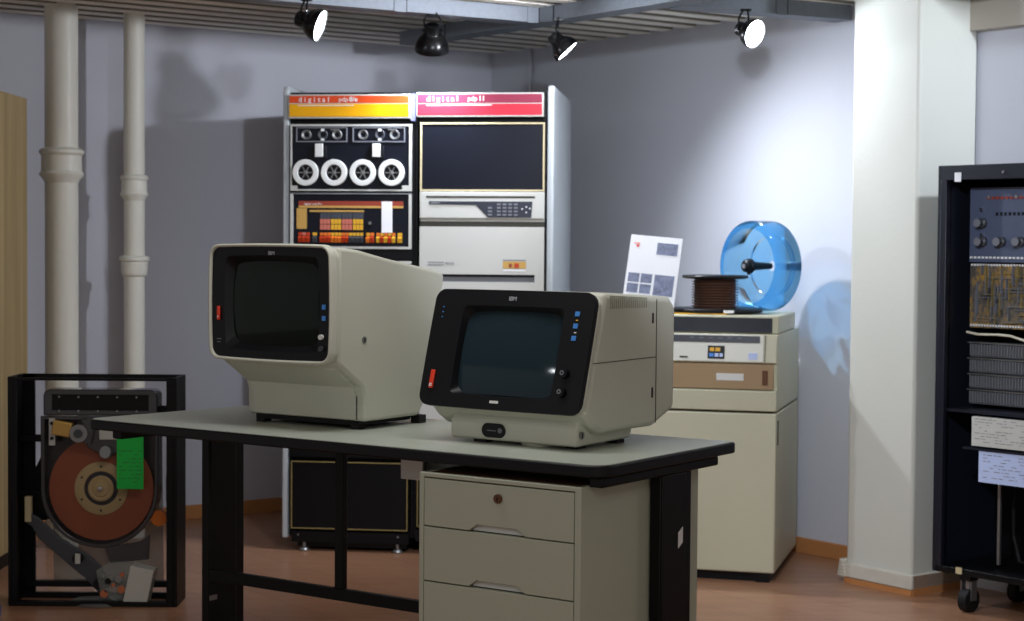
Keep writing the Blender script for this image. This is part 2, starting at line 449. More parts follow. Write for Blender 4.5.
# small blue item on the floor, bottom left
t = thing('blue_crate', 'small bright blue plastic crate on the floor at the bottom left corner of the photo', 'crate', (-1.80, 5.70, 0), 8)
b_ = MB(); b_.box(0, .15, 0, .10, 0, .012, bluethick_m)
for a in ((0, .15, 0, .008), (0, .15, .092, .10), (0, .008, .008, .092), (.142, .15, .008, .092)): b_.box(a[0], a[1], a[2], a[3], .012, .035, bluethick_m)
b_.build('bin', t, bevel=.002)

# ================================================================== DEC RACKS
RO = (-0.912, 7.100, 0)
RM = Matrix.Translation(RO) @ Matrix.Rotation(rad(-7), 4, 'Z')
def rx(px): return (px - 281.8) / 264.2 * 1.045
def rzl(row): return 1.197 + (250 - row) * .003948
def rzr(row): return 1.088 + (280 - row) * .003883
GR = 'pair of joined minicomputer racks'
def rackbase(name, label, x_off, w):
    p = RM @ Vector((x_off, 0, 0))
    return thing(name, label, 'computer rack', p, -7, GR)

# ---- left rack, local x from 0 (outer side of the end panel)
R1 = rackbase('minicomputer_rack', 'left rack of the tall pair, orange and yellow header over four small tape reels', 0, .53)
MB().prism([(0.0, .05), (.004, 1.82), (.02, 1.845), (.74, 1.845), (.76, 1.82), (.76, .05)], 'x', 0, .024, decgrey_m).build('end_panel', R1, bevel=.006)
b_ = MB()
for xa in (.026, .518): b_.box(xa, xa + .010, .02, .74, .06, 1.82, black_m)
b_.box(.036, .518, .02, .74, 1.80, 1.82, black_m).box(.036, .518, .02, .74, .06, .08, black_m).box(.036, .518, .70, .74, .08, 1.80, black_m)
b_.box(.036, .518, .05, .06, .08, 1.80, black_m)
b_.build('rack_frame', R1)
# header
hp = MB(); z0, z1 = rzl(118.6), rzl(94.6); zs = z1 - (z1 - z0) * .39
x0, x1 = rx(288), rx(411.5)
hp.box(x0, x1, -.012, .03, z0, z1, decwhite_m)
hp.box(x0 + .005, x1 - .005, -.0145, -.010, zs + .002, z1 - .006, orange_m).box(x0 + .005, x1 - .005, -.0145, -.010, z0 + .006, zs - .001, yellow_m)
H1 = hp.build('header_panel', R1, bevel=.002)
def digital(parent, x, zc, y, h, model, dark):
    w = h * .92
    for q, ch in enumerate('digital'):
        text('logo_letter', ch, h * 1.5, white_m, parent, (x + q * w * 1.08 + w / 2, y, zc - h * .42), align='CENTER', bold=.0003)
    text('model_lettering', 'pdp', h * 1.35, white_m, parent, (x + 7 * w * 1.08 + .030, y, zc - h * .33))
    text('model_number', model, h * 1.4, white_m, parent, (x + 7 * w * 1.08 + .030 + h * 2.25, y, zc - h * .33), bold=.0004)
digital(H1, rx(298.5), zs + .0125 + .002, -.0160, .019, '8/e', None)
MB().box(rx(298), rx(355), -.0158, -.014, zs - .009, zs - .006, white_m).build('header_small_print', H1)

# tape unit
z1, z0 = rzl(124.3), rzl(190.6); x0, x1 = rx(290.2), rx(413.2)
tu = MB(); b = .011
tu.box(x0, x1, 0, .045, z0, z1, decnavy_m)
tu.box(x0, x1, -.008, 0, z1 - b * .7, z1, decwhite_m).box(x0, x0 + b * .5, -.008, 0, z0, z1 - b * .7, decwhite_m).box(x1 - b, x1, -.008, 0, z0, z1 - b * .7, decwhite_m).box(x0 + b * .5, x1 - b, -.008, 0, z0, z0 + .006, decwhite_m)
tu.box(x0 + b * .5, x0 + .028, -.007, 0, z0 + .006, z0 + .020, decwhite_m).box(x1 - .038, x1 - b, -.007, 0, z0 + .006, z0 + .022, decwhite_m)
TU = tu.build('tape_unit', R1)
for (a, c) in ((295.8, 347.8), (353.2, 406.2)):
    xa, xb = rx(a), rx(c); za, zb = rzl(142), rzl(127.2)
    w_ = MB()
    w_.ring([(xa, za), (xb, za), (xb, zb), (xa, zb)], [(xa + .004, za + .004), (xb - .004, za + .004), (xb - .004, zb - .004), (xa + .004, zb - .004)], 'y', -.006, 0, ink_m)
    zc = (za + zb) / 2
    for fx in (.20, .52, .80):                       # glints of the tape guides behind the window
        xc = xa + (xb - xa) * fx
        w_.lathe([(.010, 0), (.012, .004), (.018, .006), (.020, .004), (.020, 0)], steel_m if fx != .52 else dgrey_m, Matrix.Translation((xc, 0, zc)) @ Matrix.Rotation(PI / 2, 4, 'X'), 20)
    w_.box(xa + (xb - xa) * .49, xa + (xb - xa) * .55, -.006, 0, zb - .016, zb - .006, whitep_m)
    w_.box(xa + (xb - xa) * .49, xa + (xb - xa) * .55, -.006, 0, za + .006, za + .014, whitep_m)
    w_.box(xa + (xb - xa) * .68, xa + (xb - xa) * .84, -.006, 0, zb - .012, zb - .007, steel_m)
    w_.build('head_window', TU)
for c in (320, 378):
    xc = rx(c); w_ = MB().box(xc - .028, xc + .028, -.014, 0, rzl(158), rzl(146), blackp_m).box(xc - .016, xc + .016, -.022, -.014, rzl(157), rzl(143.8), whitep_m)
    w_.build('transport_latch', TU, bevel=.002)
def reel_mb(xc, zc):
    M = Matrix.Translation((xc, -.001, zc)) @ Matrix.Rotation(PI / 2, 4, 'X')
    r_ = MB().lathe([(.031, 0), (.052, 0), (.052, .014), (.050, .016), (.033, .016), (.031, .014)], whitep_m, M, 36, closed=True)
    r_.lathe([(0, 0), (.030, 0), (.030, .006), (0, .006)], blackp_m, M, 24)
    r_.lathe([(0, .006), (.008, .006), (.008, .014), (0, .016)], steel_m, M, 16)
    for q in range(3):
        r_.box(-.026, .026, -.0022, .0022, .006, .010, steel_m, M @ Matrix.Rotation(q * PI / 3, 4, 'Z'))
    return r_
for c in (305.9, 334.9, 363.9, 392.9): reel_mb(rx(c), rzl(172.4)).build('tape_reel', TU)

# console
z1, z0 = rzl(192.6), rzl(248.2)
cn = MB()
cn.box(x0, x1, 0, .045, z0, z1, decnavy_m)
cn.box(x0, x1, -.008, 0, z1 - .005, z1, grey_m).box(x0, x0 + b, -.008, 0, z0, z1 - .005, decwhite_m).box(x1 - b, x1, -.008, 0, z0, z1 - .005, decwhite_m).box(x0 + b, x1 - b, -.008, 0, z0, z0 + .009, decwhite_m)
CN = cn.build('operator_console', R1)
ST = MB().box(rx(298.5), rx(404.6), -.003, 0, rzl(205.4), rzl(200.8), stripe_m).box(rx(298.5), rx(404.6), -.003, 0, rzl(207.6), rzl(205.4), brasst_m).build('title_stripe', CN)
text('title_lettering', 'digital  pdp 8/e', .012, white_m, CN, (rx(304), -.0034, rzl(204.6)))
MB().box(rx(296.5), rx(306.7), -.004, 0, rzl(228.7), rzl(208), brasst_m).build('name_plate', CN)
g = MB().box(rx(309.6), rx(365), -.003, 0, rzl(211.6), rzl(209.8), brasst_m)
for q in range(4):
    xa = rx(320.5 + q * 11.15); xb = rx(320.5 + (q + 1) * 11.15 - .6)
    g.box(xa, xb, -.003, 0, rzl(218.4), rzl(212.2), dgrey_m)
    for r_ in range(3):
        xs = xa + (xb - xa) * (r_ / 3); xe = xa + (xb - xa) * ((r_ + .86) / 3)
        g.box(xs, xe, -.004, 0, rzl(223.6), rzl(218.7), keypink_m if q % 2 == 0 else keyyel_m)
        g.box(xs, xe, -.004, 0, rzl(229.4), rzl(224.2), keypink_m if q % 2 == 0 else keyyel_m)
        g.box(xs + .004, xs + .006, -.004, 0, rzl(217.5), rzl(214.5), bluegrey_m)
g.build('indicator_field', CN)
k_ = MB().cyl((rx(371.2), 0, rzl(222.8)), (0, -1, 0), .011, .012, blackp_m).cyl((rx(371.8), -.012, rzl(222.6)), (0, -1, 0), .006, .006, steel_m)
k_.build('selector_knob', CN)
MB().box(rx(383), rx(393.6), -.006, 0, rzl(232), rzl(201), paper_m).build('paper_strip', CN)
def keyrow(a, c, n, mm, parent, za=242, zb=232.2):
    for q in range(n):
        xs = rx(a + (c - a) * q / n); xe = rx(a + (c - a) * (q + .82) / n)
        mk_ = mm[q % len(mm)]
        kk = MB()
        kk.box(xs, xe, -.004, 0, rzl(zb + 3.0), rzl(zb), mk_[0])
        kk.prism([(0, rzl(zb + 3.4)), (-.016, rzl(zb + 5.2)), (-.010, rzl(za)), (0, rzl(za))], 'x', xs, xe, mk_[1])
        kk.build('toggle_key', parent)
keyrow(298.5, 310.5, 3, [(keyred_m, keyred_m), (keypink_m, keyred_m)], CN)
keyrow(313, 318, 1, [(keyyel_m, dgrey_m)], CN)
keyrow(320.5, 332, 3, [(keyor_m, keyred_m)], CN)
keyrow(332, 343, 3, [(keyyel_m, keyor_m)], CN)
keyrow(343, 350, 2, [(keyor_m, keyred_m)], CN)
keyrow(350, 365, 4, [(keyyel_m, dgrey_m)], CN)
keyrow(367.5, 376, 2, [(keyyel_m, keyor_m), (keyor_m, keyred_m)], CN)
keyrow(377.8, 397.5, 5, [(keyor_m, keyyel_m), (keyyel_m, keyred_m)], CN)
keyrow(399.3, 404.6, 1, [(keyyel_m, keyyel_m)], CN)
# dark blank between, second white-edged unit, lower panel with gold trim
MB().box(x0, x1, .004, .045, rzl(259), rzl(249), black_m).build('blank_strip', R1)
mn = MB().box(x0, x1, 0, .045, rzl(330), rzl(260), decnavy_m).box(x0, x1, -.008, 0, rzl(263), rzl(260.2), decwhite_m)
mn.box(x0, x1, 0, .045, rzl(330.8), rzl(458), black_m)
mn.build('processor_drawer', R1)
def goldpanel(x0, x1, z0, z1, parent, m_in, m_edge, name='blank_panel', w=.0038):
    g = MB().box(x0, x1, 0, .03, z0, z1, m_in)
    g.ring([(x0, z0), (x1, z0), (x1, z1), (x0, z1)], [(x0 + w, z0 + w), (x1 - w, z0 + w), (x1 - w, z1 - w), (x0 + w, z1 - w)], 'y', -.006, 0, m_edge)
    return g.build(name, parent, smooth=False)
goldpanel(rx(291.5), rx(410.5), rzl(530.5), rzl(462.2), R1, black_m, gold_m)
p_ = MB().box(rx(292), rx(411.5), -.004, .06, rzl(544), rzl(533), black_m).box(rx(297), rx(409), .02, .7, rzl(549), rzl(544), black_m)
for q in (299, 401): p_.cyl((rx(q), -.004, rzl(536.5)), (0, -1, 0), .004, .003, steel_m, 10)
p_.build('plinth', R1)
for q in (304.6, 400):
    for yy in (.01, .62):
        MB().lathe([(0, 0), (.020, 0), (.022, .006), (.016, .013), (.007, .015), (.007, rzl(544)), (0, rzl(544))], steel_m, Matrix.Translation((rx(q), yy, 0)), 20).build('levelling_foot', R1)

# ---- right rack
R2 = rackbase('minicomputer_rack', 'right rack of the tall pair, red header over a large blank black panel', .530, .545)
OX = .530
def r2x(px): return rx(px) - OX
MB().prism([(0.0, .05), (.004, 1.82), (.02, 1.845), (.74, 1.845), (.76, 1.82), (.76, .05)], 'x', rx(547.6) - OX, rx(547.6) - OX + .026, decgrey_m).build('end_panel', R2, bevel=.008, seg=3)
b_ = MB()
for xa in (.002, r2x(544.5)): b_.box(xa, xa + .008, .012, .74, .06, 1.82, black_m)
xl, xr = .010, r2x(544.5)
b_.box(xl, xr, .02, .74, 1.80, 1.82, black_m).box(xl, xr, .02, .74, .06, .08, black_m).box(xl, xr, .70, .74, .08, 1.80, black_m).box(xl, xr, .05, .06, .08, 1.80, black_m)
b_.build('rack_frame', R2)
MB().box(rx(411.9) - OX, rx(416.6) - OX, -.006, .02, rzl(121), 1.812, joint_m).build('joining_strip', R2)
hp = MB(); z0, z1 = rzr(116.8), rzr(92.6); zs = z1 - (z1 - z0) * .45
x0, x1 = r2x(417.5), r2x(544)
hp.box(x0, x1, -.012, .03, z0, z1, decwhite_m)
hp.box(x0 + .005, x1 - .005, -.0145, -.010, zs + .002, z1 - .006, magenta_m).box(x0 + .005, x1 - .005, -.0145, -.010, z0 + .006, zs - .001, hred_m)
H2 = hp.build('header_panel', R2, bevel=.002)
digital(H2, r2x(428), zs + .0125 + .004, -.0160, .019, '11', None)
MB().box(r2x(428), r2x(493), -.0158, -.014, zs - .008, zs - .005, white_m).build('header_small_print', H2)
x0, x1 = r2x(421.6), r2x(545.4)
goldpanel(x0, x1, rzr(191.3), rzr(122.4), R2, decnavy_m, deccream_m, w=.0065)
# white keypad module
z1, z0 = rzr(191.8), rzr(222)
md = MB()
md.prism([(0, z0 + .006), (-.012, z0 + .014), (-.012, z1 - .002), (0, z1)], 'x', x0, x1, decwhite_m).box(x0, x1, 0, .045, z0, z1, decwhite_m)
MD = md.build('keypad_unit', R2, bevel=.002)
MB().box(r2x(428), r2x(536.5), -.0135, -.0118, rzr(198.2), rzr(196.2), seam_m).build('vent_slot', MD)
kp = MB().prism([(r2x(431), rzr(204.6)), (r2x(431), rzr(201.6)), (r2x(534), rzr(201.6)), (r2x(533), rzr(217.6)), (r2x(490), rzr(217.6)), (r2x(478), rzr(205.2))], 'y', -.0145, -.0118, keypad_m)
KP = kp.build('keypad', MD)
kk = MB()
for r_ in range(4):
    for q in range(4):
        kk.box(r2x(499 + q * 5.6), r2x(502.6 + q * 5.6), -.018, -.0145, rzr(205.4 + r_ * 3.5), rzr(203.6 + r_ * 3.5), ink_m)
    if r_: kk.box(r2x(490), r2x(494), -.018, -.0145, rzr(205.4 + r_ * 3.5), rzr(203.6 + r_ * 3.5), ink_m)
kk.box(r2x(433), r2x(442), -.016, -.0145, rzr(204), rzr(202.4), grey_m)
for a_, c_ in ((524, 209), (528, 207), (528, 212.5), (531.5, 208.5)): kk.cyl((r2x(a_), -.0145, rzr(c_)), (0, -1, 0), .003, .003, white_m, 8)
kk.build('key_block', KP)
MB().box(x0, x1, .004, .045, rzr(226.6), rzr(222.3), seam_m).build('blank_strip', R2)
pn = MB().box(x0, x1, -.010, .045, rzr(275), rzr(227), decwhite_m).box(x0, r2x(444), -.010, .045, rzr(282.6), rzr(275), decwhite_m).box(r2x(536.5), x1, -.010, .045, rzr(282.6), rzr(275), decwhite_m)
pn.box(x0, x1, -.010, .045, rzr(330), rzr(282.6), decwhite_m)
pn.box(r2x(444), r2x(536.5), .01, .045, rzr(282.6), rzr(275), grey_m).box(r2x(444), r2x(536.5), .004, .01, rzr(277.4), rzr(275), black_m)
PN = pn.build('disk_drive_unit', R2)
g = MB()
for q in range(2): g.box(r2x(430), r2x(446), -.0112, -.010, rzr(263.4 + q * 2.6), rzr(262.6 + q * 2.6), ink_m)
g.build('printed_label', PN)
text('model_marking', 'RK05', .016, ink_m, PN, (r2x(447.5), -.0112, rzr(265.6)))
g = MB().box(r2x(505), r2x(528), -.0115, -.010, rzr(268.8), rzr(261.8), brasst_m).box(r2x(505), r2x(528), -.0115, -.010, rzr(261), rzr(260), ink_m)
g.box(r2x(516.5), r2x(521), -.013, -.0115, rzr(268), rzr(263.5), keyred_m).box(r2x(505.5), r2x(527.5), -.0115, -.010, rzr(271.5), rzr(269.8), white_m).box(r2x(511), r2x(514), -.013, -.0115, rzr(267.6), rzr(264), stripe_m)
g.build('warning_sticker', PN)
pl = MB().box(x0, x1, 0, .045, rzr(455), rzr(331), decwhite_m)
pl.build('lower_unit', R2)
goldpanel(r2x(420), r2x(544), rzr(532), rzr(463), R2, black_m, gold_m)
MB().box(r2x(419), r2x(544), -.004, .06, rzr(547), rzr(535), black_m).build('plinth', R2)
for q in (432, 532):
    for yy in (.01, .62):
        MB().lathe([(0, 0), (.020, 0), (.022, .006), (.016, .013), (.007, .015), (.007, rzr(547)), (0, rzr(547))], steel_m, Matrix.Translation((r2x(q), yy, 0)), 20).build('levelling_foot', R2)

# ================================================================== CREAM PRINTER CABINET (right, behind the desk)
CW = .72
ca = rad(-15.9)
CO = (0.960 - CW * math.cos(ca), 6.468 - CW * math.sin(ca), 0)
K = thing('cream_machine_cabinet', 'cream floor cabinet with a brown drawer band, under the blue transparent cover', 'cabinet', CO, -15.9)
MB().box(0, CW, 0, .66, .035, .618, ibmc_m).build('lower_body', K, bevel=.006)
MB().box(.02, CW - .02, .03, .63, .0, .035, black_m).build('recessed_base', K)
for xx in (.02, CW - .07):
    for yy in (.01, .60): MB().box(xx, xx + .05, yy, yy + .05, 0, .034, black_m).build('foot', K)
g = MB().box(CW - .001, CW + .003, .04, .05, .50, .59, seam_m); g.build('side_handle', K)
# upper module: side profile (y,z)
up = MB().prism([(0, .626), (-.004, .70), (.020, .702), (.012, .798), (-.006, .802), (.010, .905), (.66, .905), (.66, .626)], 'x', 0, CW, ibmc_m)
UP = up.build('upper_body', K, bevel=.004)
bp = MB().prism([(.004, .704), (.019, .704), (.011, .797), (-.003, .797)], 'x', 0.0, CW - .012, brown2_m)
BP = bp.build('brown_drawer', K, bevel=.003)
MB().prism([(.0005, .736), (.006, .736), (.003, .762), (-.0025, .762)], 'x', .50, .60, whitep_m).build('grip_recess', BP)
g = MB().prism([(-.002, .722), (.006, .722), (.003, .775), (-.005, .775)], 'x', .668, .688, brown_m); g.build('drawer_catch', BP)
def slantbox(mb, xa, xb, za, zb, m, off=.002):
    f = lambda z: -.006 + (z - .802) / .103 * .016
    mb.prism([(f(za) - off, za), (f(zb) - off, zb), (f(zb) + .002, zb), (f(za) + .002, za)], 'x', xa, xb, m)
cp = MB(); slantbox(cp, .0, CW - .05, .806, .903, ibmw_m, .003); CP = cp.build('control_panel', K)
g = MB(); slantbox(g, .0, CW - .062, .874, .899, dgrey_m, .005)
for q in range(6): slantbox(g, .40 + q * .035, .415 + q * .035, .889, .892, ink_m, .0062)
g.build('indicator_strip', CP)
g = MB(); slantbox(g, .468, .53, .815, .862, blackp_m, .005); E_ = g.build('emblem_sticker', CP)
g = MB()
for a_, c_, m_ in ((.476, .492, keyyel_m), (.496, .514, keyyel_m), (.474, .490, blue_m), (.494, .508, bluepap_m), (.512, .524, bluepap_m)):
    zz = .842 if m_ == keyyel_m else .822
    slantbox(g, a_, c_, zz, zz + .013, m_, .0065)
g.build('emblem_colours', E_)
g = MB(); slantbox(g, .365, .395, .816, .822, seam_m, .005); g.build('name_label', CP)
g = MB(); slantbox(g, .618, .650, .815, .838, bluepap_m, .005); g.build('inspection_label', CP)
g = MB(); slantbox(g, CW - .044, CW - .042, .806, .903, seam_m, .0035); g.build('panel_seam', CP)
# top unit with dark window
tp = MB().box(0, CW - .0, .035, .53, .906, .972, ibmc_m); TP = tp.build('lid_unit', K, bevel=.005)
MB().box(0, CW - .022, .030, .037, .910, .964, glassd_m).build('dark_window', TP)

def kpt(x, y, z):
    c, s = math.cos(ca), math.sin(ca)
    return (CO[0] + x * c - y * s, CO[1] + x * s + y * c, z)

# disk pack on top
yp = MB().box(-.10, .10, -.07, .07, 0, .004, keyyel_m).build('yellow_folder'); yp.location = kpt(.43, .13, .973); yp.rotation_euler = (0, 0, rad(-20))
tag(yp, 'thin yellow folder under the brown disk pack', 'folder')
DP = thing('disk_pack', 'stack of brown disk platters between black flanges, on the cream cabinet', 'disk pack', kpt(.453, .232, .9775), 10)
MB().lathe([(0, 0), (.178, 0), (.180, .004), (.180, .010), (.174, .014), (.0, .014)], blackp_m, None, 56).build('bottom_flange', DP)
MB().lathe([(0, .124), (.110, .124), (.124, .128), (.126, .133), (.122, .138), (.100, .139), (.060, .136), (0, .136)], blackp_m, None, 56).build('top_flange', DP)
for q in range(10):
    z = .020 + q * .0102
    MB().lathe([(.02, z), (.087, z), (.089, z + .002), (.087, z + .0045), (.02, z + .0045)], platter_m, None, 48, closed=True).build('platter', DP)
MB().lathe([(0, .014), (.078, .014), (.078, .124), (0, .124)], brown_m, None, 32).build('hub', DP)
g = MB().box(-.02, .02, -.1815, -.1795, .001, .012, paper_m); g.build('paper_label', DP)

# blue transparent cover standing on its rim
hd = 34
ax = Vector((math.cos(rad(hd)), math.sin(rad(hd)), 0))
pc = Vector(((748 - 512) / 1790 * 6.90, 6.90, 0.974 + .175))
Q = ax.to_track_quat('Z', 'Y').to_matrix().to_4x4()
BC = thing('blue_disk_cover', 'blue transparent round disk pack cover standing on its rim, black handle inside', 'disk cover', (pc.x, pc.y, .974), 0)
Mloc = Matrix.Translation((0, 0, .175)) @ Q @ Matrix.Scale(.972, 4)
Rr, Ll = .180, .125
g = MB().lathe([(.150, .0), (.168, .0), (.178, .006), (Rr, .014), (Rr, Ll - .010), (.174, Ll - .002), (.165, Ll), (.02, Ll)], bluec_m, Mloc, 72)
BCs = g.build('clear_shell', BC)
MB().lathe([(.120, Ll - .012), (.120, Ll - .002)], bluec_m, Mloc, 72).build('inner_collar', BC)
g = MB().lathe([(0, -.024), (.016, -.024), (.024, -.018), (.026, -.004), (.030, 0), (.030, .010), (0, .010)], blackp_m, Mloc, 28)
g.lathe([(0, -.026), (.009, -.026), (.009, -.024)], ink_m, Mloc, 16)
g.box(-.034, -.018, -.012, .012, -.010, .0, blackp_m, Mloc @ Matrix.Rotation(rad(60), 4, 'Z'))
HB = g.build('handle_knob', BC)
MB().lathe([(0, .011), (.019, .011), (.012, .118), (0, .118)], blackp_m, Mloc, 20).build('spindle', BC)

# information sheet on a clear stand
SH = thing('information_sheet', 'white printed information sheet with small photographs, leaning behind the smaller terminal', 'sheet', kpt(.226, .06, .976), -12)
SM = Matrix.Rotation(rad(-16), 4, 'X') @ Matrix.Rotation(rad(5), 4, 'Y')
sh = MB().box(-.098, .098, 0, .0015, .012, .296, paper_m, SM); S1 = sh.build('paper_sheet', SH)
g = MB()
def sp(a, c, za, zb, m, nm='printed_photo'): MB().box(a, c, -.0008, 0, za, zb, m, SM).build(nm, S1)
sp(.006, .084, .226, .272, photo_m)
for q in range(2):
    for r_ in range(2): sp(-.088 + q * .048, -.046 + q * .048, .072 + r_ * .041, .107 + r_ * .041, photo_m)
sp(.012, .086, .068, .148, photo_m); sp(-.082, -.060, .262, .265, red_m, 'red_emblem'); sp(-.072, -.062, .250, .258, red_m, 'red_emblem')
g = MB().box(-.09, .09, .003, .006, .010, .12, acryl_m, SM).box(-.09, .09, -.03, .04, 0, .002, acryl_m); g.build('clear_stand', SH)

# ================================================================== BLACK OPEN RACK, right edge
KC = (1.440, 6.075, 0)
B = thing('open_module_rack', 'tall black open rack full of wired circuit modules at the right edge, on casters', 'computer rack', KC, -50.4)
BW, BD, z0, z1 = .78, .36, .125, 1.503
g = MB()
g.box(0, .012, 0, BD, z0, z1, blackw_m).box(BW - .012, BW, 0, BD, z0, z1, blackw_m)
g.box(.012, .036, 0, .02, z0, z1 - .05, blackw_m).box(BW - .036, BW - .012, 0, .02, z0, z1 - .05, blackw_m)
g.box(.012, BW - .012, 0, .02, z1 - .05, z1, blackw_m).box(.012, BW - .012, 0.02, BD, z1 - .012, z1, blackw_m)
g.box(.012, BW - .012, 0, BD, z0, z0 + .022, black_m).box(.012, BW - .012, BD - .012, BD, z0 + .022, z1 - .012, black_m)
g.build('rack_frame', B, bevel=.002)
MB().box(.068, .094, -.0015, 0, 1.447, 1.478, paper_m).build('paper_tag', B)
MB().cyl((.262, 0, 1.475), (0, -1, 0), .005, .006, chrome_m, 12).build('panel_screw', B)
MY = .12
# top switch panel
g = MB().box(.045, BW - .045, MY, MY + .01, 1.178, 1.430, bluegrey_m)
TPN = g.build('plug_panel', B, smooth=False)
g = MB()
for i in range(34): g.box(.115 + i * .018, .127 + i * .018, MY - .004, MY, 1.390, 1.399, stripe_m)
g.build('contact_row', TPN); g = MB()
for i in range(30): g.box(.15 + i * .017, .158 + i * .017, MY - .003, MY, 1.335, 1.346, blackp_m)
g.build('contact_row', TPN); g = MB()
for i in range(44): g.box(.05 + i * .0155, .059 + i * .0155, MY - .004, MY, 1.190, 1.197, white_m)
g.build('contact_row', TPN)
for r_, zz in enumerate((1.310, 1.247)):
    for i in range(8 if r_ else 2):
        xx = (.100 + i * .075) if r_ else (.098 + i * .40)
        k_ = MB().lathe([(0, 0), (.017, 0), (.017, .012), (.011, .016), (.011, .030), (0, .030)], dgrey_m, Matrix.Translation((xx, MY, zz)) @ Matrix.Rotation(PI / 2, 4, 'X'), 20)
        k_.lathe([(.011, .0301), (.014, .032), (.014, .036), (0, .036)], ink_m, Matrix.Translation((xx, MY, zz)) @ Matrix.Rotation(PI / 2, 4, 'X'), 16)
        k_.build('panel_knob', TPN)
for xx, zz in ((.125, 1.398), (.232, 1.398), (.096, 1.27), (.094, 1.355)):
    MB().cyl((xx, MY, zz), (0, -1, 0), .006, .008, chrome_m, 12).build('panel_screw', TPN)
# wire field
g = MB().box(.050, BW - .05, MY, MY + .008, .955, 1.172, wire_m)
WF = g.build('wiring_backplane', B, smooth=False)
random.seed(5)
for nm, mm_, cnt in (('yellow_wire_bundle', gold_m, 70), ('grey_wire_bundle', ink_m, 70)):
    g = MB()
    for i in range(cnt):
        xa = .06 + random.random() * .60; za = .965 + random.random() * .19
        if mm_ is gold_m: xa = .10 + random.random() ** 1.0 * .5
        if random.random() < .5: g.box(xa, xa + .0018, MY - .006 - random.random() * .008, MY, za, min(1.168, za + .03 + random.random() * .09), mm_)
        else: g.box(xa, xa + .03 + random.random() * .10, MY - .006 - random.random() * .008, MY, za, za + .0018, mm_)
    g.build(nm, WF)
for r_ in range(2):
    g = MB()
    for i in range(60): g.box(.055 + i * .0112, .061 + i * .0112, MY - .004, MY, .960 + r_ * .205, .967 + r_ * .205, white_m)
    g.build('pin_row', WF)
# cable
cu = [(.062, MY - .03, .940), (.11, MY - .035, .934), (.19, MY - .035, .936), (.24, MY - .035, .934), (.30, MY - .03, .918), (.45, MY - .03, .93), (.7, MY - .03, .92)]
MB().tube(cu, .0042, cable_m).build('white_cable', B)
# card cages
for r_ in range(4):
    zt = .905 - r_ * .0535
    g = MB().box(.055, BW - .055, MY, MY + .06, zt - .049, zt, card_m)
    CG = g.build('card_cage', B, smooth=False)
    g = MB()
    for i in range(58):
        g.box(.058 + i * .0114, .0605 + i * .0114, MY - .006, MY, zt - .044, zt - .006, grey_m)
    g.box(.050, BW - .05, MY - .010, MY - .004, zt - .003, zt + .001, steel_m)
    g.build('card_edges', CG)
g = MB().box(.03, BW - .03, MY - .10, MY + .02, .672, .682, blackw_m); g.build('shelf', B)
g = MB().box(.153, BW - .03, .0, .02, .567, .664, decwhite_m)
A1 = g.build('document_holder', B); g = MB()
random.seed(11)
def doc(mb, xa, xb, za, zb, m, rows, y):
    for i in range(rows):
        z = zb - (i + .8) * (zb - za) / (rows + 1)
        x = xa
        while x < xb - .01:
            w = .006 + random.random() * .02
            if random.random() < .62: mb.box(x, min(x + w, xb), y - .0008, y, z, z + .0018, m)
            x += w + .006
doc(g, .165, BW - .05, .57, .664, ink_m, 9, 0); g.build('printed_lines', A1)
g = MB().box(.12, BW - .03, -.004, .03, .553, .560, blackw_m); g.build('shelf', B)
g = MB().box(.183, BW - .03, 0, .004, .448, .552, bluepap_m); A2 = g.build('document_sheet', B); g = MB()
doc(g, .20, BW - .06, .452, .548, ink_m, 8, 0); g.build('printed_lines', A2)
# loose cabling low inside
g = MB().tube([(.2, .2, .44), (.205, .17, .36), (.2, .18, .25), (.24, .16, .17), (.33, .15, .165), (.45, .16, .2)], .006, rubber_m)
g.tube([(.36, .2, .42), (.33, .16, .33), (.36, .15, .25), (.40, .15, .2), (.46, .14, .16)], .004, stripe_m)
g.box(.19, .20, .10, .11, .16, .45, steel_m); g.build('loose_cable', B)
MB().box(.100, .124, -.003, 0, z0 + .004, z0 + .026, deccream_m).build('metal_clip', B)
for xx, yy in ((.13, .03), (BW - .13, .03), (.13, BD - .05), (BW - .13, BD - .05)):
    g = MB().cyl((xx - .016, yy, .040), (1, 0, 0), .040, .032, rubber_m, 28).cyl((xx, yy, .07), (0, 0, 1), .012, .045, steel_m, 12).box(xx - .022, xx + .022, yy - .022, yy + .022, .108, .126, blackp_m).box(xx - .022, xx - .018, yy - .015, yy + .015, .04, .108, steel_m).box(xx + .018, xx + .022, yy - .015, yy + .015, .04, .108, steel_m)
    g.build('caster', B)

# ================================================================== DESK
DO = (.198, 3.845, 0); DA = -35
D = thing('office_desk', 'long desk with a grey-green laminate top, black edge and black steel legs', 'desk', DO, DA)
def w2d(x, y):
    a = rad(DA); dx, dy = x - DO[0], y - DO[1]
    return (dx * math.cos(a) + dy * math.sin(a), -dx * math.sin(a) + dy * math.cos(a))
corners = [w2d(.198, 3.845), w2d(.553, 4.362), w2d(-.772, 5.235), w2d(-1.150, 4.806)]
def round_poly(P, radii, n=6):
    out = []
    N = len(P)
    for i in range(N):
        p = Vector(P[i]); a = Vector(P[i - 1]) - p; c = Vector(P[(i + 1) % N]) - p
        r = radii[i]; a.normalize(); c.normalize()
        for k in range(n + 1):
            t = k / n
            out.append(tuple(p + a * r * (1 - t) ** 2 + c * r * t ** 2))
    return out
radii = (.055, .018, .02, .045)
MB().prism(round_poly(corners, radii), 'z', .722, .7485, blackp_m).build('edged_board', D, bevel=.004)
ce = Vector((sum(c[0] for c in corners) / 4, sum(c[1] for c in corners) / 4))
ins = [tuple((ce.x + (c[0] - ce.x) * (1 - .005 / .8), ce.y + (c[1] - ce.y) * (1 - .005 / .3))) for c in corners]
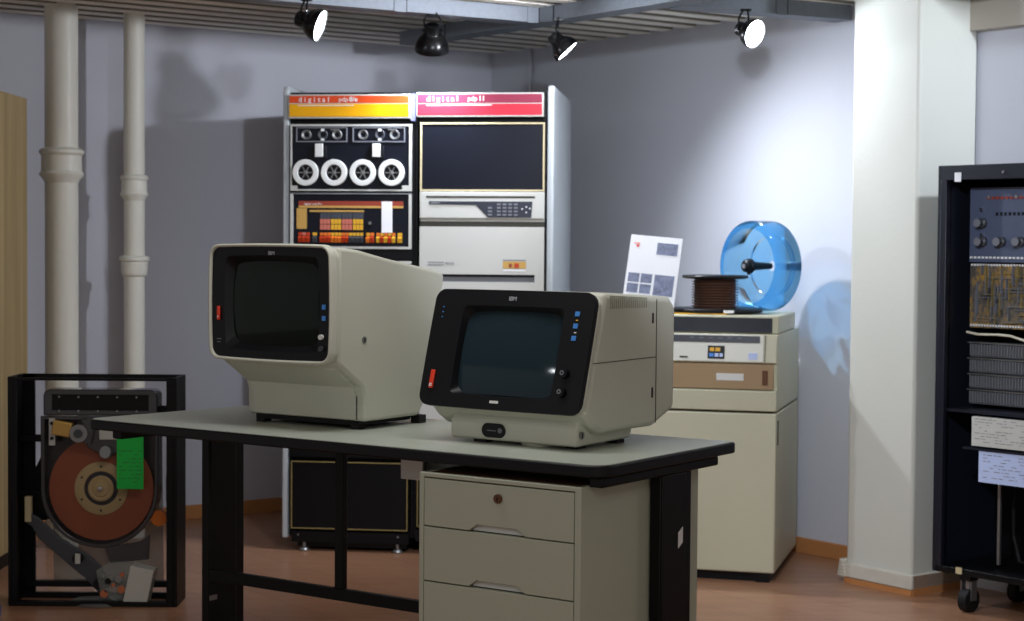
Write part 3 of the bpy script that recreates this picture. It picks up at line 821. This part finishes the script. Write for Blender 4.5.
MB().prism(round_poly(ins, radii), 'z', .7485, .750, lamin_m).build('laminate_top', D)
for xa, ya, yb, l0 in ((-.048, .02, .545, .282), (-1.575, .04, .50, .375)):
    g = MB().box(xa, xa + .036, ya, yb, .699, .722, black_m); g.build('support_arm', D, bevel=.004)
    g = MB().box(xa, xa + .030, l0, l0 + .142, .05, .699, black_m).box(xa + .030, xa + .036, l0 + .0, l0 + .105, .06, .699, black_m)
    LG = g.build('leg', D, bevel=.004)
    MB().box(xa - .004, xa + .040, .02, .58, 0.008, .05, black_m).build('foot_bar', D, bevel=.008)
g = MB().prism([(.352, .560), (.372, .572), (.372, .536), (.352, .524)], 'x', -.0122, -.0105, paper_m); g.build('paper_tag', D)
MB().box(-1.539, -1.5375, .37, .40, .213, .227, steel_m).build('leg_badge', D)
MB().box(-1.539, -.048, .372, .392, .270, .302, black_m).build('stretcher', D, bevel=.002)
MB().box(-1.078, -1.048, .373, .391, .302, .722, black_m).build('centre_post', D, bevel=.002)
g = MB().box(-.795, -.725, .30, .306, .628, .700, whitep_m).box(-.795, -.789, .306, .40, .628, .700, whitep_m).box(-.789, -.46, .306, .40, .628, .634, whitep_m).box(-.789, -.46, .394, .40, .634, .715, whitep_m)
g.build('cable_channel', D, bevel=.002)

# ================================================================== PEDESTAL
PX, PY_ = w2d(.153, 3.872)
a = rad(DA)
PW, PD = .445, .522
PO = (.153 - PW * math.cos(a), 3.872 - PW * math.sin(a), 0)
P = thing('drawer_pedestal', 'light grey metal drawer pedestal standing under the right end of the desk', 'drawer unit', PO, DA)
g = MB().box(0, .012, 0, PD, .02, .700, ped_m).box(PW - .016, PW, 0, PD, .02, .700, ped_m).box(.012, PW - .016, .0, .02, .690, .700, ped_m).box(.012, PW - .016, PD - .01, PD, .02, .700, ped_m).box(.012, PW - .016, 0.0, PD - .01, .02, .035, ped_m)
g.box(.012, PW - .016, .02, PD - .01, .694, .699, brown_m)
g.box(.012, PW - .016, .025, .03, .035, .690, dgrey_m)
g.build('carcass', P, bevel=.0015)
MB().box(.02, PW - .02, .03, PD - .03, 0, .02, black_m).build('plinth', P)
def drawer(za, zb, lock=False):
    xa, xb = .0145, PW - .0185; xm = (xa + xb) / 2; hw = .078
    out = [(xa, za), (xm - hw, za), (xm - hw + .022, za + .015), (xm + hw - .022, za + .015), (xm + hw, za), (xb, za), (xb, zb), (xa, zb)]
    d = MB().prism(out, 'y', .0, .016, ped_m).build('drawer', P, bevel=.0012)
    h_ = MB().prism([(xm - hw, za - .001), (xm + hw, za - .001), (xm + hw - .02, za + .018), (xm - hw + .02, za + .018)], 'y', .0165, .0175, whitep_m)
    h_.build('finger_pull', d)
    if lock:
        k_ = MB().cyl((xm + .005, 0, zb - .030), (0, -1, 0), .0105, .006, brown_m, 24).box(xm + .004, xm + .006, -.007, -.0055, zb - .035, zb - .025, blackp_m)
        k_.build('lock', d)
drawer(.5775, .687, True); drawer(.450, .5745); drawer(.045, .447)

# ================================================================== TERMINAL 1 (left, larger)
T1 = thing('display_terminal', 'larger cream terminal with a rounded front frame, left one on the desk', 'computer terminal', (-.374, 4.544, .750), -34, 'display terminals on the desk')
X0 = -.408
g = MB()
prof = [(-.100, .173), (-.004, .112), (.006, .085), (.006, .022), (.235, .022), (.290, .10), (.346, .396), (.30, .408), (.10, .438), (-.02, .460), (-.100, .467)]
g.prism(prof, 'x', X0 + .004, -.002, cream_m)
HS = g.build('housing', T1, bevel=.009, seg=3)
# front base panel, slightly proud
g = MB().prism([(.0015, .026), (.0015, .084), (-.0085, .109), (-.086, .159), (-.086, .170), (-.001, .118), (.012, .088), (.012, .026)], 'x', X0 + .028, -.030, cream2_m)
g.build('front_cover', T1)
g = MB()
for xx in (X0 + .026, -.030):
    g.box(xx, xx + .0018, .0035, .008, .026, .086, seam_m)
g.build('panel_seam', T1)
# front frame ring, bulged
o_ = rrect(X0, 0.0, .175, .472, .030, 6, .022); i_ = rrect(X0 + .009, -.009, .183, .464, .024, 6, .022)
o2_ = rrect(X0 + .004, -.004, .180, .464, .030, 6, .020)
MB().ring(rrect(X0 + .004, -.003, .179, .465, .028, 6, .014), rrect(X0 + .014, -.012, .190, .452, .020, 6, .014), 'y', -.112, -.098, cream_m).build('front_shell', T1)
MB().ring(o_, i_, 'y', -.138, -.112, cream2_m).build('front_frame', T1, bevel=.004)
MB().ring(rrect(X0 + .004, -.004, .180, .464, .03, 6, .018), rrect(X0 + .02, -.02, .2, .44, .02, 6, .018), 'y', -.112, -.108, seam_m).build('frame_seam', T1)
# black bezel: outer outline, slanted inwards to the screen
def bezel(mb, outer, inner, y0, y1, m, M=None):
    n = len(outer)
    A_ = [mb.bm.verts.new((p[0], y0, p[1])) for p in outer]; B_ = [mb.bm.verts.new((p[0], y0, p[1])) for p in inner[0]]
    C_ = [mb.bm.verts.new((p[0], y1, p[1])) for p in inner[1]]
    i = mb._mi(m)
    for k in range(n):
        j = (k + 1) % n
        for q in ((A_[k], A_[j], B_[j], B_[k]), (B_[k], B_[j], C_[j], C_[k])):
            f = mb.bm.faces.new(q); f.material_index = i
    if M is not None: bmesh.ops.transform(mb.bm, matrix=M, verts=A_ + B_ + C_)
xs0, xs1, zs0, zs1 = X0 + .064, -.052, .212, .432
g = MB(); bezel(g, i_, (rrect(xs0 - .010, xs1 + .008, zs0 - .008, zs1 + .010, .016, 6, .03), rrect(xs0 + .006, xs1 - .006, zs0 + .008, zs1 - .008, .026, 6, .03)), -.131, -.112, blackp_m)
BZ = g.build('black_bezel', T1)
def screen(x0, x1, z0, z1, y, bul, m, parent, M=None, n=14):
    mb = MB(); i = mb._mi(m); V = []
    for a_ in range(n + 1):
        row = []
        for c_ in range(n + 1):
            u, v = a_ / n * 2 - 1, c_ / n * 2 - 1
            row.append(mb.bm.verts.new(((x0 + x1) / 2 + u * (x1 - x0) / 2, y - bul * (1 - u * u * .5 - v * v * .5), (z0 + z1) / 2 + v * (z1 - z0) / 2)))
        V.append(row)
    for a_ in range(n):
        for c_ in range(n):
            f = mb.bm.faces.new((V[a_][c_], V[a_ + 1][c_], V[a_ + 1][c_ + 1], V[a_][c_ + 1])); f.material_index = i
    if M is not None: bmesh.ops.transform(mb.bm, matrix=M, verts=mb.bm.verts[:])
    # give the tube face a thickness
    r = bmesh.ops.extrude_face_region(mb.bm, geom=mb.bm.faces[:])
    vs = [v for v in r['geom'] if isinstance(v, bmesh.types.BMVert)]
    d = (M.to_3x3() if M is not None else Matrix.Identity(3)) @ Vector((0, .02, 0))
    bmesh.ops.translate(mb.bm, verts=vs, vec=d)
    return mb.build('screen_glass', parent)
screen(xs0 + .002, xs1 - .002, zs0 + .002, zs1 - .002, -.109, .014, screen_g, T1)
yb = -.132
text('maker_lettering', 'IBM', .014, steelp_m, BZ, ((xs0 + xs1) / 2 + .0, yb, .446), align='CENTER')
MB().box(X0 + .026, X0 + .036, yb - .005, yb, .276, .312, red_m).build('power_switch', BZ, bevel=.002)
g = MB().box(X0 + .029, X0 + .033, yb - .0055, yb - .005, .283, .287, white_m); g.build('switch_mark', BZ)
for z in (.318, .290):
    MB().box(-.029, -.018, yb - .002, yb, z - .006, z + .006, blue_m).build('blue_key', BZ)
for z, m_ in ((.243, whitep_m), (.214, dgrey_m)):
    MB().cyl((-.030, yb, z), (0, -1, 0), .0065, .008, m_, 20).build('adjusting_knob', BZ)
g = MB().box(X0 + .024, X0 + .040, yb - .0006, yb, .226, .228, ink_m).box(X0 + .024, X0 + .036, yb - .0006, yb, .218, .220, ink_m); g.build('printed_marks', BZ)
g = MB().cyl((-.0025, .0, .232), (1, 0, 0), .0085, .003, steel_m, 20).box(.0005, .001, -.0015, .0015, .227, .237, black_m); g.build('side_lock', T1)
g = MB().box(X0 + .03, -.03, .012, .232, .010, .022, black_m); g.build('underframe', T1)
for xx, yy in ((X0 + .03, .012), (-.055, .012), (X0 + .03, .23), (-.03, .235)):
    MB().box(xx, xx + .028, yy, yy + .03, .0005, .022 if yy > .1 else .010, rubber_m).build('rubber_foot', T1)

# ================================================================== TERMINAL 2 (right, smaller)
T2 = thing('display_terminal', 'smaller cream terminal with a tilted black face, right one on the desk', 'computer terminal', (.1508, 4.1298, .7308), -36, 'display terminals on the desk')
# base
g = MB().prism([(0, .026), (0, .070), (.02, .090), (.20, .090), (.235, .050), (.225, .030)], 'x', -.355, 0, cream2_m)
BS = g.build('base', T2, bevel=.006)
def oval(x0, x1, z0, z1, n=10):
    r = (z1 - z0) / 2; zc = (z0 + z1) / 2; P_ = []
    for k in range(n + 1):
        a_ = -PI / 2 + PI * k / n; P_.append((x1 - r + r * math.cos(a_), zc + r * math.sin(a_)))
    for k in range(n + 1):
        a_ = PI / 2 + PI * k / n; P_.append((x0 + r + r * math.cos(a_), zc + r * math.sin(a_)))
    return P_
g = MB().prism(oval(-.262, -.194, .033, .066), 'y', -.003, .0, blackp_m); BG = g.build('oval_badge', BS, bevel=.001)
g = MB().cyl((-.209, -.003, .050), (0, -1, 0), .006, .001, ink_m, 16).box(-.246, -.220, -.0036, -.003, .048, .050, ink_m); g.build('badge_marks', BG)
g = MB().cyl((0, .020, .052), (1, 0, 0), .009, .003, steel_m, 20).box(.0028, .0034, .018, .022, .046, .058, black_m); g.build('side_lock', BS)
# head shell
g = MB().prism([(-.010, .104), (.018, .076), (.055, .054), (.28, .054), (.375, .090), (.378, .335), (.350, .357), (.066, .3715)], 'x', -.415, .030, cream_m)
T2.scale = (1.04, 1.04, 1.04)
HD = g.build('housing', T2, bevel=.014, seg=3)
g = MB().box(.030, .0312, .286, .288, .062, .352, seam_m).prism([(.02, .2130), (.02, .2146), (.287, .2176), (.287, .216)], 'x', .030, .0312, seam_m)
g.build('panel_seam', HD)
for z0_, z1_ in ((.296, .320), (.122, .146)):
    MB().box(.030, .0318, .268, .273, z0_, z1_, black_m).build('catch_slot', HD)
g = MB()
for q in range(20):
    y_ = .088 + q * .0080
    g.box(.0175, .0312, y_, y_ + .0030, .334, .3655 - (y_ - .06) * .05, groove_m)
g.build('vent_slots', HD)
# tilted black face
TL = rad(15.4)
FM = Matrix.Translation((.035, -.035, .107)) @ Matrix.Rotation(-TL, 4, 'X')
o_ = rrect(-.459, -.008, -.005, .274, .026, 6, .006)
sx0, sx1, sz0, sz1 = -.372, -.088, .026, .232
in1 = rrect(sx0, sx1, sz0, sz1 + .004, .012, 6, .01); in2 = rrect(sx0 + .008, sx1 - .008, sz0 + .006, sz1 - .008, .026, 6, .02)
g = MB(); bezel(g, o_, (in1, in2), 0.0, .019, blackp_m, FM)
n_ = len(o_)
F2 = g.build('black_bezel', T2)
MB().ring(o_, rrect(-.447, -.020, .007, .262, .020, 6, .006), 'y', .0005, .016, blackp_m, FM).build('bezel_rim', T2, bevel=.003)
MB().ring(rrect(-.448, -.0055, .004, .262, .018, 6), rrect(-.438, -.016, .012, .252, .012, 6), 'y', .016, .026, cream_m, FM).build('front_shell', T2, bevel=.002)
screen(sx0 + .006, sx1 - .004, sz0 + .004, sz1 - .004, .021, .016, screen_b, T2, FM)
def fp(x, z, y=-.001): return tuple(FM @ Vector((x, y, z)))
frot = (PI / 2 - TL, 0, 0)
text('maker_lettering', 'IBM', .014, steelp_m, F2, fp(-.235, .250), frot, 'CENTER')
MB().box(-.434, -.422, -.005, 0, .034, .078, red_m, FM).build('power_switch', F2, bevel=.002)
g = MB().ring([(-.4315, .0385), (-.4245, .0385), (-.4245, .0455), (-.4315, .0455)], [(-.4295, .0405), (-.4265, .0405), (-.4265, .0435), (-.4295, .0435)], 'y', -.0056, -.005, white_m, FM); g.build('switch_mark', F2)
for z in (.224, .196, .168):
    MB().box(-.056, -.044, -.002, 0, z - .0055, z + .0055, blue_m, FM).build('blue_key', F2)
g = MB()
for z in (.2095, .181): g.box(-.052, -.046, -.0006, 0, z - .0012, z + .0012, keyyel_m if z > .2 else white_m, FM)
g.build('indicator_marks', F2)
for z in (.086, .043):
    g = MB().lathe([(0, 0), (.0115, 0), (.0105, .010), (0, .010)], black_m, FM @ Matrix.Translation((-.058, 0, z)) @ Matrix.Rotation(PI / 2, 4, 'X'), 24)
    KN = g.build('adjusting_knob', F2)
    g = MB().lathe([(.003, .0102), (.0055, .0102), (.0055, .0108), (.003, .0108)], ink_m, FM @ Matrix.Translation((-.0605, 0, z + .001)) @ Matrix.Rotation(PI / 2, 4, 'X'), 16, closed=True); g.build('knob_mark', KN)
MB().box(-.252, -.228, -.0015, 0, .0085, .0145, whitep_m, FM).build('white_label', F2)
for q in range(3): MB().box(-.433, -.430, -.001, 0, .205 + q * .012, .208 + q * .012, blue_m, FM).build('pilot_lamp', F2)
# underside dark foot plate, feet
MB().lathe([(0, .0188), (.05, .0188), (.055, .026), (0, .026)], cream_m, Matrix.Translation((-.13, .06, 0)), 28).build('swivel_disc', T2)
for xx, yy in ((-.295, .012), (-.05, .03), (-.295, .175), (-.045, .185)):
    MB().box(xx, xx + .035, yy, yy + .03, .0188, .027, rubber_m).build('rubber_foot', T2)

# ================================================================== DISK DRIVE IN BLACK FRAME (left)
F = thing('frame_mounted_disk_drive', 'opened disk drive with a copper-brown disk, mounted in a black steel frame on the floor', 'disk drive', (-1.685, 5.970, 0), 0)
FW, FH, FD = .567, .772, .16
g = MB()
g.box(0, .012, 0, FD, 0, FH, black_m).box(.012, .030, 0, .012, 0, FH, black_m).box(.012, .052, FD - .012, FD, 0, FH, black_m)
g.box(FW - .012, FW, 0, FD, 0, FH, black_m).box(FW - .036, FW - .012, 0, .012, 0, FH, black_m)
g.box(.030, FW - .036, 0, .012, FH - .012, FH - .003, black_m).box(.012, FW - .012, FD - .012, FD, FH - .016, FH, black_m)
g.box(.030, FW - .036, 0, .03, 0.0, .016, black_m).box(.012, FW - .012, FD - .02, FD, 0, .02, black_m)
g.box(.030, FW - .04, .11, .14, .045, .065, black_m)
g.build('steel_frame', F, bevel=.0015)
def fx(px): return (px - 8) * .003400 - .024
def fz(row): return (606 - row) * .003400 - .020
Y0 = .10
# back plate and mounting plate
g = MB().prism([(fx(46), fz(588)), (fx(158), fz(588)), (fx(156), fz(420)), (fx(44), fz(420))], 'y', Y0 + .09, Y0 + .093, acryl_m); g.build('acrylic_sheet', F)
for q in ((.012, .10, .02, .04, 434, 441), (FW - .09, FW - .012, .02, .04, 412, 404), (.012, .10, .02, .05, 520, 490), (FW - .06, FW - .012, .02, .05, 500, 475)):
    MB().box(q[0], q[1], Y0 + q[2], Y0 + q[3], min(fz(q[4]), fz(q[5])), max(fz(q[4]), fz(q[5])), black_m).build('mounting_bracket', F)
def u_outline(cx, cz, r, top, n=28):
    P_ = [(cx - r, top), (cx - r, cz)]
    for k in range(1, n): a_ = PI + PI * k / n; P_.append((cx + r * math.cos(a_), cz + r * math.sin(a_)))
    return P_ + [(cx + r, cz), (cx + r, top)]
cx, cz = fx(100), fz(487)
ro = u_outline(cx, cz, .200, fz(414))
ri = u_outline(cx, cz, .186, fz(414) - .012)
MB().prism(ro, 'y', Y0 + .03, Y0 + .045, smoke_m).build('drive_casting', F)
MB().ring(ro, ri, 'y', Y0 - .02, Y0 + .03, smoke_m).build('cover_rim', F, bevel=.003)
MB().lathe([(.05, 0), (.178, 0), (.178, .003), (.05, .003)], copper_m, Matrix.Translation((cx, Y0 + .012, cz)) @ Matrix.Rotation(PI / 2, 4, 'X'), 72, closed=True).build('disk_platter', F)
Mh = Matrix.Translation((cx, Y0 + .012, cz)) @ Matrix.Rotation(PI / 2, 4, 'X')
g = MB().lathe([(.058, 0), (.091, 0), (.091, .007), (.086, .009), (.060, .009), (.058, .006)], hub_m, Mh, 56, closed=True)
g.lathe([(.044, 0), (.058, 0), (.058, .005), (.044, .005)], dgrey_m, Mh, 48, closed=True)
g.lathe([(0, 0), (.044, 0), (.044, .012), (.038, .015), (.030, .012), (.026, .017), (.010, .018), (0, .018)], hub_m, Mh, 48)
g.lathe([(0, .018), (.009, .018), (.008, .026), (0, .027)], chrome_m, Mh, 20)
for q in range(6):
    a_ = q * PI / 3 + PI / 2
    g.lathe([(0, .009), (.004, .009), (.004, .011), (0, .011)], dgrey_m, Mh @ Matrix.Translation((.075 * math.cos(a_), .075 * math.sin(a_), 0)), 10)
g.build('spindle_hub', F)
MB().prism(ri, 'y', Y0 - .016, Y0 - .013, smokec_m).build('clear_cover', F)
# electronics hood on top
hx0, hx1, hz0, hz1 = fx(44), fx(158), fz(413), fz(387)
o_ = [(hx0, hz0), (hx1, hz0), (hx1, hz1 - .02), (hx1 - .006, hz1 - .006), (hx1 - .02, hz1), (hx0 + .02, hz1), (hx0 + .006, hz1 - .006), (hx0, hz1 - .02)]
HO = MB().prism(o_, 'y', Y0 - .02, Y0 + .06, smoke_m).build('electronics_hood', F, bevel=.004)
g = MB()
for q in range(5):
    for r_ in range(2): g.cyl((fx(60 + q * 19.3), Y0 - .021, fz(394.5 + r_ * 14)), (0, -1, 0), .0035, .002, steel_m, 8)
g.build('hood_screws', HO)
g = MB().box(hx0 + .03, hx1 - .03, Y0 - .0212, Y0 - .020, fz(408), fz(392), black_m); g.build('dark_insert', HO)
# motor, upper left, tilted
Mt = Matrix.Translation((fx(66), Y0 - .02, fz(426))) @ Matrix.Rotation(rad(10), 4, 'Y')
g = MB().box(-.040, .022, -.02, .02, -.026, .022, brasst_m, Mt); g.build('brass_block', F, bevel=.003)
g = MB().cyl(Mt @ Vector((.052, .02, -.006)), Mt.to_3x3() @ Vector((0, -1, 0)), .030, .045, steel_m, 28).cyl(Mt @ Vector((.052, -.026, -.006)), Mt.to_3x3() @ Vector((0, -1, 0)), .015, .006, dgrey_m, 20).box(.075, .098, -.02, .02, -.035, .03, smoke_m, Mt)
g.build('drive_motor', F)
g = MB().prism([(fx(82), fz(415)), (fx(140), fz(420)), (fx(142), fz(430)), (fx(110), fz(456)), (fx(88), fz(445))], 'y', Y0 - .02, Y0 - .008, smoke_m)
g.box(fx(100), fx(118), Y0 - .025, Y0 - .02, fz(437), fz(427), decwhite_m)
g.build('head_carriage', F, bevel=.002)
MB().cyl((fx(108.5), Y0 - .02, fz(450)), (-.3, -1, .2), .022, .02, steel_m, 8).build('steel_roller', F)
g = MB().box(fx(50), fx(56), Y0 - .024, Y0 - .02, fz(443), fz(416), decwhite_m); g.build('terminal_strip', F)
for zz in (421, 436): MB().cyl((fx(53), Y0 - .024, fz(zz)), (0, -1, 0), .006, .004, blackp_m, 12).build('terminal_screw', F)
# green tag
g = MB().box(fx(118), fx(144.5), Y0 - .0295, Y0 - .0285, fz(486), fz(428), green_m); GT = g.build('green_tag', F, smooth=False)
g = MB()
doc(g, fx(120), fx(143), fz(484), fz(445), dgrey_m, 9, Y0 - .0297); g.build('tag_writing', GT)
# lower arms, actuator
g = MB().prism([(fx(27), fz(508)), (fx(40), fz(515)), (fx(62), fz(536)), (fx(90), fz(552)), (fx(104), fz(565)), (fx(110), fz(590)), (fx(100), fz(590)), (fx(86), fz(575)), (fx(70), fz(562)), (fx(40), fz(536)), (fx(33), fz(524)), (fx(27), fz(520))], 'y', Y0 - .035, Y0 - .020, dgrey_m)
g.build('lower_arm', F, bevel=.003)
g = MB().prism([(fx(27), fz(500)), (fx(30), fz(470)), (fx(47), fz(436)), (fx(47), fz(500))], 'y', Y0 + .046, Y0 + .06, black_m).build('left_bracket', F)
g = MB().box(fx(27), fx(33), Y0 - .04, Y0 - .02, fz(519), fz(494), deccream_m); g.build('end_plate', F)
g = MB().prism([(fx(106), fz(545)), (fx(142), fz(538)), (fx(152), fz(530)), (fx(150), fz(556)), (fx(112), fz(560))], 'y', Y0 - .04, Y0 - .022, smoke_m); g.build('actuator_bracket', F, bevel=.003)
Ma = Matrix.Translation((fx(143), Y0 - .055, fz(580))) @ Matrix.Rotation(rad(12), 4, 'Y')
g = MB().box(-.040, .040, -.035, .035, -.062, .062, decwhite_m, Ma); g.build('actuator_box', F, bevel=.002)
g = MB()
random.seed(9)
g.prism([(fx(100), fz(566)), (fx(112), fz(558)), (fx(136), fz(557)), (fx(130), fz(590)), (fx(118), fz(596)), (fx(104), fz(586))], 'y', Y0 - .07, Y0 - .045, acryl_m)
for q in range(9):
    g.cyl((fx(104 + random.random() * 24), Y0 - .07, fz(564 + random.random() * 26)), (0, -1, 0), .006 + random.random() * .008, .008, random.choice((steel_m, chrome_m, blackp_m, copper_m)), 14)
g.build('clear_mechanism', F)
g = MB().cyl((fx(101), Y0 - .03, fz(580)), (0, -1, 0), .018, .03, rubber_m, 20); g.build('rubber_bumper', F)
g = MB().cyl((fx(80), Y0 - .038, fz(555)), (0, -1, 0), .018, .012, blackp_m, 20).box(fx(78), fx(83), Y0 - .055, Y0 - .05, fz(560), fz(550), decwhite_m); g.build('pivot', F)
MB().cyl((fx(158.5), Y0 + .01, fz(516)), (0, -1, 0), .027, .02, keyor_m, 24).build('orange_cap', F)
g = MB().lathe([(0, 0), (.10, 0), (.09, .008), (.03, .012), (0, .012)], steel_m, Matrix.Translation((fx(100), .08, .001)), 40); g.build('loose_tray', F)

# ================================================================== CABLE TRAYS under the ceiling
TZ = 2.10
def tray(p0, p1, label, w=.10, h=.058, joints=()):
    a_ = Vector((p0[0], p0[1], 0)); c_ = Vector((p1[0], p1[1], 0)); d = c_ - a_; Ln = d.length
    t = thing('cable_tray', label, 'cable tray', (a_.x, a_.y, TZ), math.degrees(math.atan2(d.y, d.x)), 'galvanised cable trays below the ceiling')
    # y>0 lies behind
    MB().box(0, Ln, 0, w, 0, .002, galv_m).build('tray_bottom', t)
    MB().box(0, Ln, -.0015, .0005, 0, h, galv_m).build('tray_side', t)
    MB().box(0, Ln, w, w + .0015, 0, h, galv_m).build('tray_side', t)
    for j in joints:
        MB().box(j - .025, j + .025, -.005, -.0016, -.003, h + .003, galv_m).build('joint_plate', t)
    for j in joints:
        MB().box(j + .025, j + .03, -.004, -.0016, 0, h, black_m).build('joint_gap', t)
    n = int(Ln / .9)
    for k in range(n + 1):
        q = min(.25 + k * .9, Ln - .05)
        MB().cyl((q, w / 2, .002), (0, 0, 1), .004, CEIL - TZ - .002, steel_m, 8).build('hanger_rod', t)
    return t
J = Vector((.098, 7.095, 0))
dA = Vector((math.cos(rad(31.5)), math.sin(rad(31.5)), 0)); dB = Vector((math.cos(rad(-54)), math.sin(rad(-54)), 0))
A0 = J - dA * 2.6; tray(A0[:2], J[:2], 'galvanised cable tray running from the upper left to the tray bend, above two lamps', joints=(2.6 - .62, 2.57))
Bs = J - dB * 1.02; Be = J + dB * 1.6
tray(Bs[:2], Be[:2], 'galvanised cable tray running from the far corner past the tray bend, behind the second lamp', joints=(.33, 1.09))
dC = Vector((math.cos(rad(28)), math.sin(rad(28)), 0)); Cp = Vector((.855, 6.70, 0))
C_a = Cp - dC * .27; C_b = Cp + dC * .50
tray(C_a[:2], C_b[:2], 'galvanised cable tray above the rightmost bright lamp, ending at the column', joints=(.27 + .17,))
D_a = Vector((1.51, 6.50, 0)) ; D_b = D_a + Vector((math.cos(rad(-47)), math.sin(rad(-47)), 0)) * 1.2
Dv = Vector((1.44, 6.17, 0))
tray((1.50, 6.25), (1.50 + 1.1 * math.cos(rad(-44)), 6.25 + 1.1 * math.sin(rad(-44))), 'galvanised cable tray in front of the column at the upper right', w=.05)

# ================================================================== TRACK LAMPS
def lamp(pos, aim, mount_z, lit, label, watts=0, ang=60, col=COOL, size=1.0, blend=.5):
    p = Vector(pos); d = (Vector(aim) - p).normalized()
    t = thing('track_spotlight', label, 'spotlight', pos, 0, 'black spotlights on the trays')
    q = d.to_track_quat('Z', 'Y').to_matrix().to_4x4()
    s = size
    # shade, mouth at z=+.045
    pr = [(0, -.058), (.022, -.058), (.029, -.052), (.031, -.026), (.034, -.020), (.040, -.014), (.053, .004), (.060, .022), (.061, .040),
          (.058, .040), (.056, .024), (.048, .006), (.033, -.010), (0, -.014)]
    MB().lathe([(r * s, h * s) for r, h in pr], lamoff_m, q, 36).build('lamp_shade', t)
    MB().lathe([(0, .028 * s), (.030 * s, .030 * s), (.0555 * s, .034 * s), (.0555 * s, .031 * s), (0, .024 * s)], lens_m if lit else dgrey_m, q, 32).build('lamp_lens', t)
    # clamp and arms
    h = mount_z - p.z
    side = d.cross(Vector((0, 0, 1))).normalized()
    g = MB()
    bk = -d * .035 * s
    for sg in (-1, 1):
        a_ = side * sg * .026 * s + bk; b_ = side * sg * .030 * s + Vector((0, 0, h * .5)) + bk * .8; c_ = side * sg * .012 * s + Vector((0, 0, h * .92)) + bk * .5
        g.tube([a_, b_, c_], .0035, lamoff_m)
    g.cyl(side * .036 * s + bk, -side, .005, .072 * s, lamoff_m, 10)
    g.build('lamp_bracket', t)
    g = MB().box(-.02, .02, -.012, .012, h * .9, h, lamoff_m, Matrix.Translation(Vector((bk.x * .5, bk.y * .5, 0))))
    g.build('lamp_clamp', t, bevel=.002)
    if lit:
        sl = p + d * .05 * s
        o = spot('spot_beam', tuple(sl), tuple(p + d), watts, col, ang, blend, .025)
    return t
lamp((-.725, 6.42, 2.012), (.195, 6.24, 1.692), 2.096, True, 'brightly lit black spotlight, leftmost of the four, turned to the right', 20, 90, COOL, .98)
lamp((-.312, 6.86, 2.003), (-.33, 7.05, 1.62), 2.096, True, 'black spotlight with its lit side hidden, above the racks, second from the left', 15, 120, COOL, 1.08, .9)
lamp((.183, 6.93, 1.995), (.83, 6.86, 1.30), 2.096, True, 'black spotlight turned down to the right, a thin bright edge showing, third from the left', 36, 118, (.84, .90, 1.0), .92, 1.0)
lamp((.860, 6.60, 2.012), (1.480, 5.90, 1.682), 2.096, True, 'brightly lit black spotlight, rightmost of the four, beside the column', 6, 110, COOL, .90)
